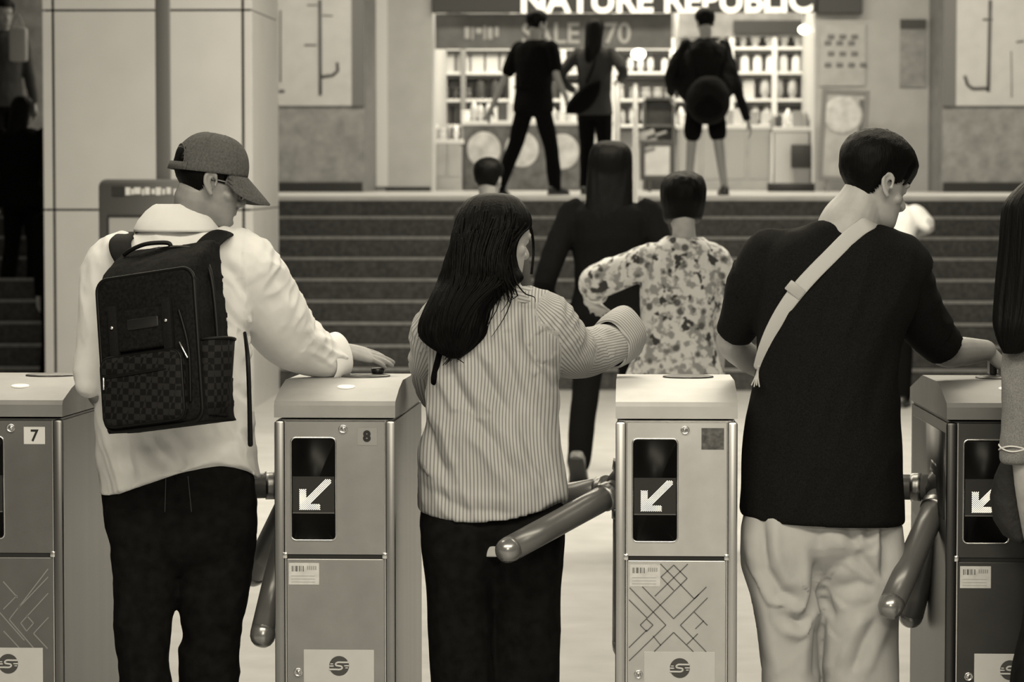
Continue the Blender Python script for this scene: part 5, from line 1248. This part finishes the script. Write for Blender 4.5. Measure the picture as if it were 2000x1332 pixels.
BT = [(W(1752, 505, YB), W(1800, 625, 8.87)), (W(1495, 498, YB), W(1434, 652, 8.86))]
def bdisp(c, n):
    d1, t1 = seg_dist(c, *BT[0]); d2, t2 = seg_dist(c, *BT[1])
    if min(d1, d2) < .095 and min(t1, 1) + t2 > .2:
        return .005 * (.5 - abs(nz(c.x * 14 + c.z * 10, c.y * 10, c.z * 12 - c.x * 8)) * 1.8)
    return fold(c, 7, 5, 2.4, .009, 5, -.25) + .003 * nz(c.x * 20, c.y * 20, c.z * 9)
tee = fuse('tee', bm, BLKT, bt, .0065, 12, disp=bdisp)
tb = bvh_of([tee])
bm = BM(); rr_ = []
for k in range(41):
    t = 2 * math.pi * k / 40; rr_.append(W(1660, 443, YB) + V((.094 * math.cos(t), .070 * math.sin(t), .020 * math.sin(t) - .006 * math.cos(t))))
tube(bm, rr_, .0085, 8, sub=1); mk('neck_rib', bm, BLKT, bt)
bm = BM()
pxloft(bm, [(965, 1470, 1742, YB, .105), (1010, 1456, 1752, YB, .122), (1060, 1450, 1758, YB, .128), (1120, 1480, 1730, YB, .06)], 36)
pxloft(bm, [(1000, 1456, 1630, 8.74, .122), (1070, 1446, 1612, 8.74, .13), (1110, 1449, 1610, 8.74, .125), (1160, 1460, 1606, 8.74, .118), (1240, 1476, 1602, 8.74, .11), (1340, 1490, 1599, 8.74, .108), (1474, 1500, 1598, 8.74, .108)], 28)
pxloft(bm, [(1000, 1580, 1754, 8.76, .122), (1070, 1597, 1761, 8.77, .13), (1110, 1600, 1760, 8.77, .125), (1160, 1603, 1758, 8.77, .118), (1240, 1606, 1756, 8.77, .112), (1340, 1607, 1754, 8.78, .108), (1474, 1612, 1746, 8.78, .108)], 28)
def pdisp(c, n):
    q = c - V((bt.location.x, YB, .75))
    a = .012 * (.5 - abs(nz(q.x * 5 + q.z * 2.2 + 3, q.y * 4, q.z * 3.2)) * 2.0); b = .007 * (.5 - abs(nz(q.x * 9 - q.z * 6, q.y * 6 + 4, q.z * 6)) * 1.8)
    return .5 * a + .6 * b + pv(c, n)
K7 = lambda *q: [(x / 2.108 + 1400, y / 2.108 + 700) for x, y in q]
pv = valleys([(K7((185, 640), (190, 780), (205, 870), (260, 960), (345, 1000)), 1.2), (K7((280, 1062), (340, 1085), (390, 1050), (420, 960), (425, 720)), 1.5), (K7((430, 940), (455, 1030), (485, 1085)), .9),
              (K7((540, 690), (600, 830), (690, 940)), .9), (K7((640, 670), (628, 760)), .7), (K7((705, 680), (705, 800), (690, 930)), 1.2), (K7((660, 1080), (610, 1180), (560, 1310)), 1.0), (K7((425, 1100), (412, 1330)), .9), (K7((480, 960), (590, 930), (660, 950)), .6), (K7((110, 930), (160, 1150), (200, 1330)), .7)], 8.62, .017, .020)
fuse('trousers', bm, GREYP, bt, .0075, 4, disp=pdisp)
for px in (1550, 1678):
    bm = BM(); MM = shoe(bm, W(px, 1436, 8.76), (.2, 1, 0)); mk('shoe', bm, SHOE, bt); bm = BM(); soleb(bm, MM); mk('sole', bm, SOLE, bt)
# crossbody bag: webbing strap over the back
cb = root('crossbody_bag', W(1600, 780, 8.95), 'pale webbing crossbody strap slung over the back of the black tee', 'bag')
SP = [(1697, 436), (1680, 446), (1655, 467), (1625, 497), (1590, 532), (1556, 570), (1530, 606), (1508, 645), (1493, 682), (1482, 715)]
pts = [W(1722, 440, 8.80), W(1712, 431, 8.745)] + [onto(tb, x, y, .004, 8.62) for x, y in SP]
bm = BM(); tube(bm, pts, [.022] * 8 + [.0205, .019, .018, .015], 16, flat=.16, up=(0, -1, .25), sub=4); mk('strap', bm, STRAP, cb)
c = onto(tb, 1553, 566, .008); d = (onto(tb, 1530, 606, .008) - onto(tb, 1590, 532, .008)).normalized(); u = d.cross(V((0, -1, 0))).normalized()
bm = BM(); MM = Matrix((u, d.cross(u), d)).transposed().to_4x4(); MM.translation = c; box(bm, -.026, .026, -.005, .005, -.016, .016, .003, M=MM); mk('slider', bm, mat('slider_plastic', .36, .4), cb, smooth=R(40))
bm = BM()
for k in range(4): tube(bm, [onto(tb, 1482, 715, .005), onto(tb, 1477 + k, 733, .006, 8.64), W(1468 + k * 5, 752 + 3 * (k % 2), 8.63)], [.004, .003, .002], 8)
mk('strap_end', bm, STRAP, cb)
bm = BM(); box(bm, W(1490, 800, 8.95).x, W(1640, 800, 8.95).x, 8.915, 8.985, W(1600, 880, 8.95).z, W(1600, 770, 8.95).z, .02); mk('bag_body', bm, STRAP, cb)
# phone held over the reader
c = W(1937, 716, 9.2)
r = root('phone', c + V((0, 0, -.05)), 'dark phone held upright on the right gate by the black tee man', 'phone')
bm = BM(); box(bm, c.x - .010, c.x + .012, c.y - .035, c.y + .035, 1.076, c.z + .05, .004); mk('case', bm, mat('phone_black', .01, .3), r, smooth=R(40))

# ---- long haired person at the right edge
YR = 8.28
rp = root('person', (W(2090, 335, YR).x, YR, 0), 'long haired person in a grey tee cut off by the right edge of the picture', 'person')
Mr = hm(W(2040, 440, YR), 20, 8, 0, .98)
bm = BM(); head(bm, Mr)
tube(bm, [Mr @ V((0, -.026, -.05)), W(2060, 540, YR), W(2075, 600, YR)], [.052, .055, .08], 16)
sL, eL, wL = W(2006, 625, YR), W(2004, 900, YR - .04), W(2024, 1085, YR + .06)
sR = W(2170, 625, YR)
tube(bm, [W(2085, 600, YR), sL, eL, wL], [.05, .047, .038, .026], 14); hand(bm, wL, V((.05, .3, -1)), V((-1, 0, 0)), V((0, 1, 0)), (25, 25, 25, 25), .95)
tube(bm, [W(2085, 600, YR), sR, W(2195, 820, YR + .02), W(2190, 960, YR + .16)], [.05, .047, .038, .026], 14); hand(bm, W(2190, 965, YR + .17), V((0, .4, -1)), V((1, 0, 0)), V((0, 1, 0)), (25, 25, 25, 25), .95)
pxloft(bm, [(620, 2030, 2150, YR, .06), (760, 2015, 2165, YR, .09), (1000, 2015, 2170, YR, .10), (1100, 2015, 2175, YR, .1)], 18)
for a, b in ((2030, 2095), (2110, 2180)): pxloft(bm, [(1080, a, b, YR, .07), (1300, a + 5, b - 5, YR, .055), (1480, a + 15, b - 12, YR, .04), (1500, a + 16, b - 13, YR, .04)], 14)
fuse('body', bm, SKIN, rp, .006, 3)
bm = BM()
pxloft(bm, [(575, 2045, 2120, YR, .06), (600, 2010, 2165, YR, .09), (660, 2000, 2185, YR, .11), (800, 2002, 2180, YR, .12), (960, 2004, 2182, YR, .13), (1010, 2004, 2184, YR, .13)], 30)
pxtube(bm, [(2040, 610, YR, .07), (2008, 640, YR, .062), (1998, 720, YR - .01, .056), (1992, 800, YR - .03, .050), (1988, 870, YR - .04, .047), (1987, 906, YR - .04, .046)], 20, round_ends=False)
pxtube(bm, [(2140, 610, YR, .07), (2180, 640, YR, .062), (2192, 800, YR + .01, .050), (2194, 870, YR + .04, .047)], 18, round_ends=False)
tee2 = fuse('tee', bm, GREYT, rp, .007, 4, disp=lambda c, n: fold(c, 12, 9, 6, .006, 3, .3))
bm = BM(); cz = W(1988, 874, YR - .04)
for z0, w in ((.007, .0022), (-.007, .0022)):
    tube(bm, [V((cz.x + .0500 * math.cos(t), cz.y + .0500 * math.sin(t), cz.z + z0 * math.cos(t * 2.2))) for t in [2 * math.pi * i / 40 for i in range(41)]], w, 6, sub=1)
mk('sleeve_stripe', bm, mat('stripe_pale', .6, .7), rp)
bm = BM()
pxloft(bm, [(985, 2012, 2178, YR, .125), (1100, 2006, 2184, YR, .13), (1160, 2004, 2186, YR, .12)], 26)
pxloft(bm, [(1120, 2004, 2100, YR, .11), (1210, 1998, 2098, YR, .105), (1270, 1984, 2098, YR, .105), (1340, 1972, 2100, YR, .11), (1530, 1965, 2100, YR, .12)], 20)
pxloft(bm, [(1120, 2095, 2188, YR, .11), (1340, 2105, 2200, YR, .11), (1530, 2105, 2205, YR, .12)], 20)
fuse('trousers', bm, DENIM, rp, .009, 4)
for px in (2040, 2150):
    bm = BM(); MM = shoe(bm, W(px, 1492, YR), (0, 1, 0), 0, .92); mk('shoe', bm, SHOE, rp); bm = BM(); soleb(bm, MM); mk('sole', bm, SHOE, rp)
bm = BM()
strand_loft(bm, [(346, 2020, 2060, YR, .03), (352, 2005, 2078, YR, .06), (366, 1988, 2094, YR, .09), (390, 1968, 2108, YR, .11), (420, 1959, 2116, YR, .118), (510, 1951, 2116, YR - .01, .115), (590, 1943, 2110, YR - .03, .10), (640, 1941, 2090, YR - .05, .085), (668, 1949, 2040, YR - .06, .06), (690, 1960, 1990, YR - .06, .03)], 160, amp=.06, seed=8, tw=.15)
mk('hair', bm, HAIR, rp)
c = W(1990, 965, YR + .08)
r = root('shoulder_bag', c + V((0, 0, -.12)), 'black soft shoulder bag at the hip of the person at the right edge', 'bag')
bm = BM(); rings(bm, [sup(W(px, py, YR + .08), V((w, 0, 0)), V((0, .05, 0)), 26, 2.3) for py, px, w in ((1058, 1990, .012), (1045, 1984, .035), (1015, 1980, .056), (970, 1982, .068), (930, 1990, .066), (890, 2000, .055), (860, 2008, .03))]); mk('bag_body', bm, mat('soft_black', .008, .7, bump=(40, .5, .01)), r)
bm = BM(); tube(bm, [W(2005, 870, YR + .08), W(2020, 760, YR + .13), W(2045, 640, YR + .12), W(2060, 590, YR + .02)], .012, 10, flat=.4); mk('strap', bm, BLK, r)
for o in list(SC.objects):
    if o.type == 'EMPTY': o.empty_display_size = .05
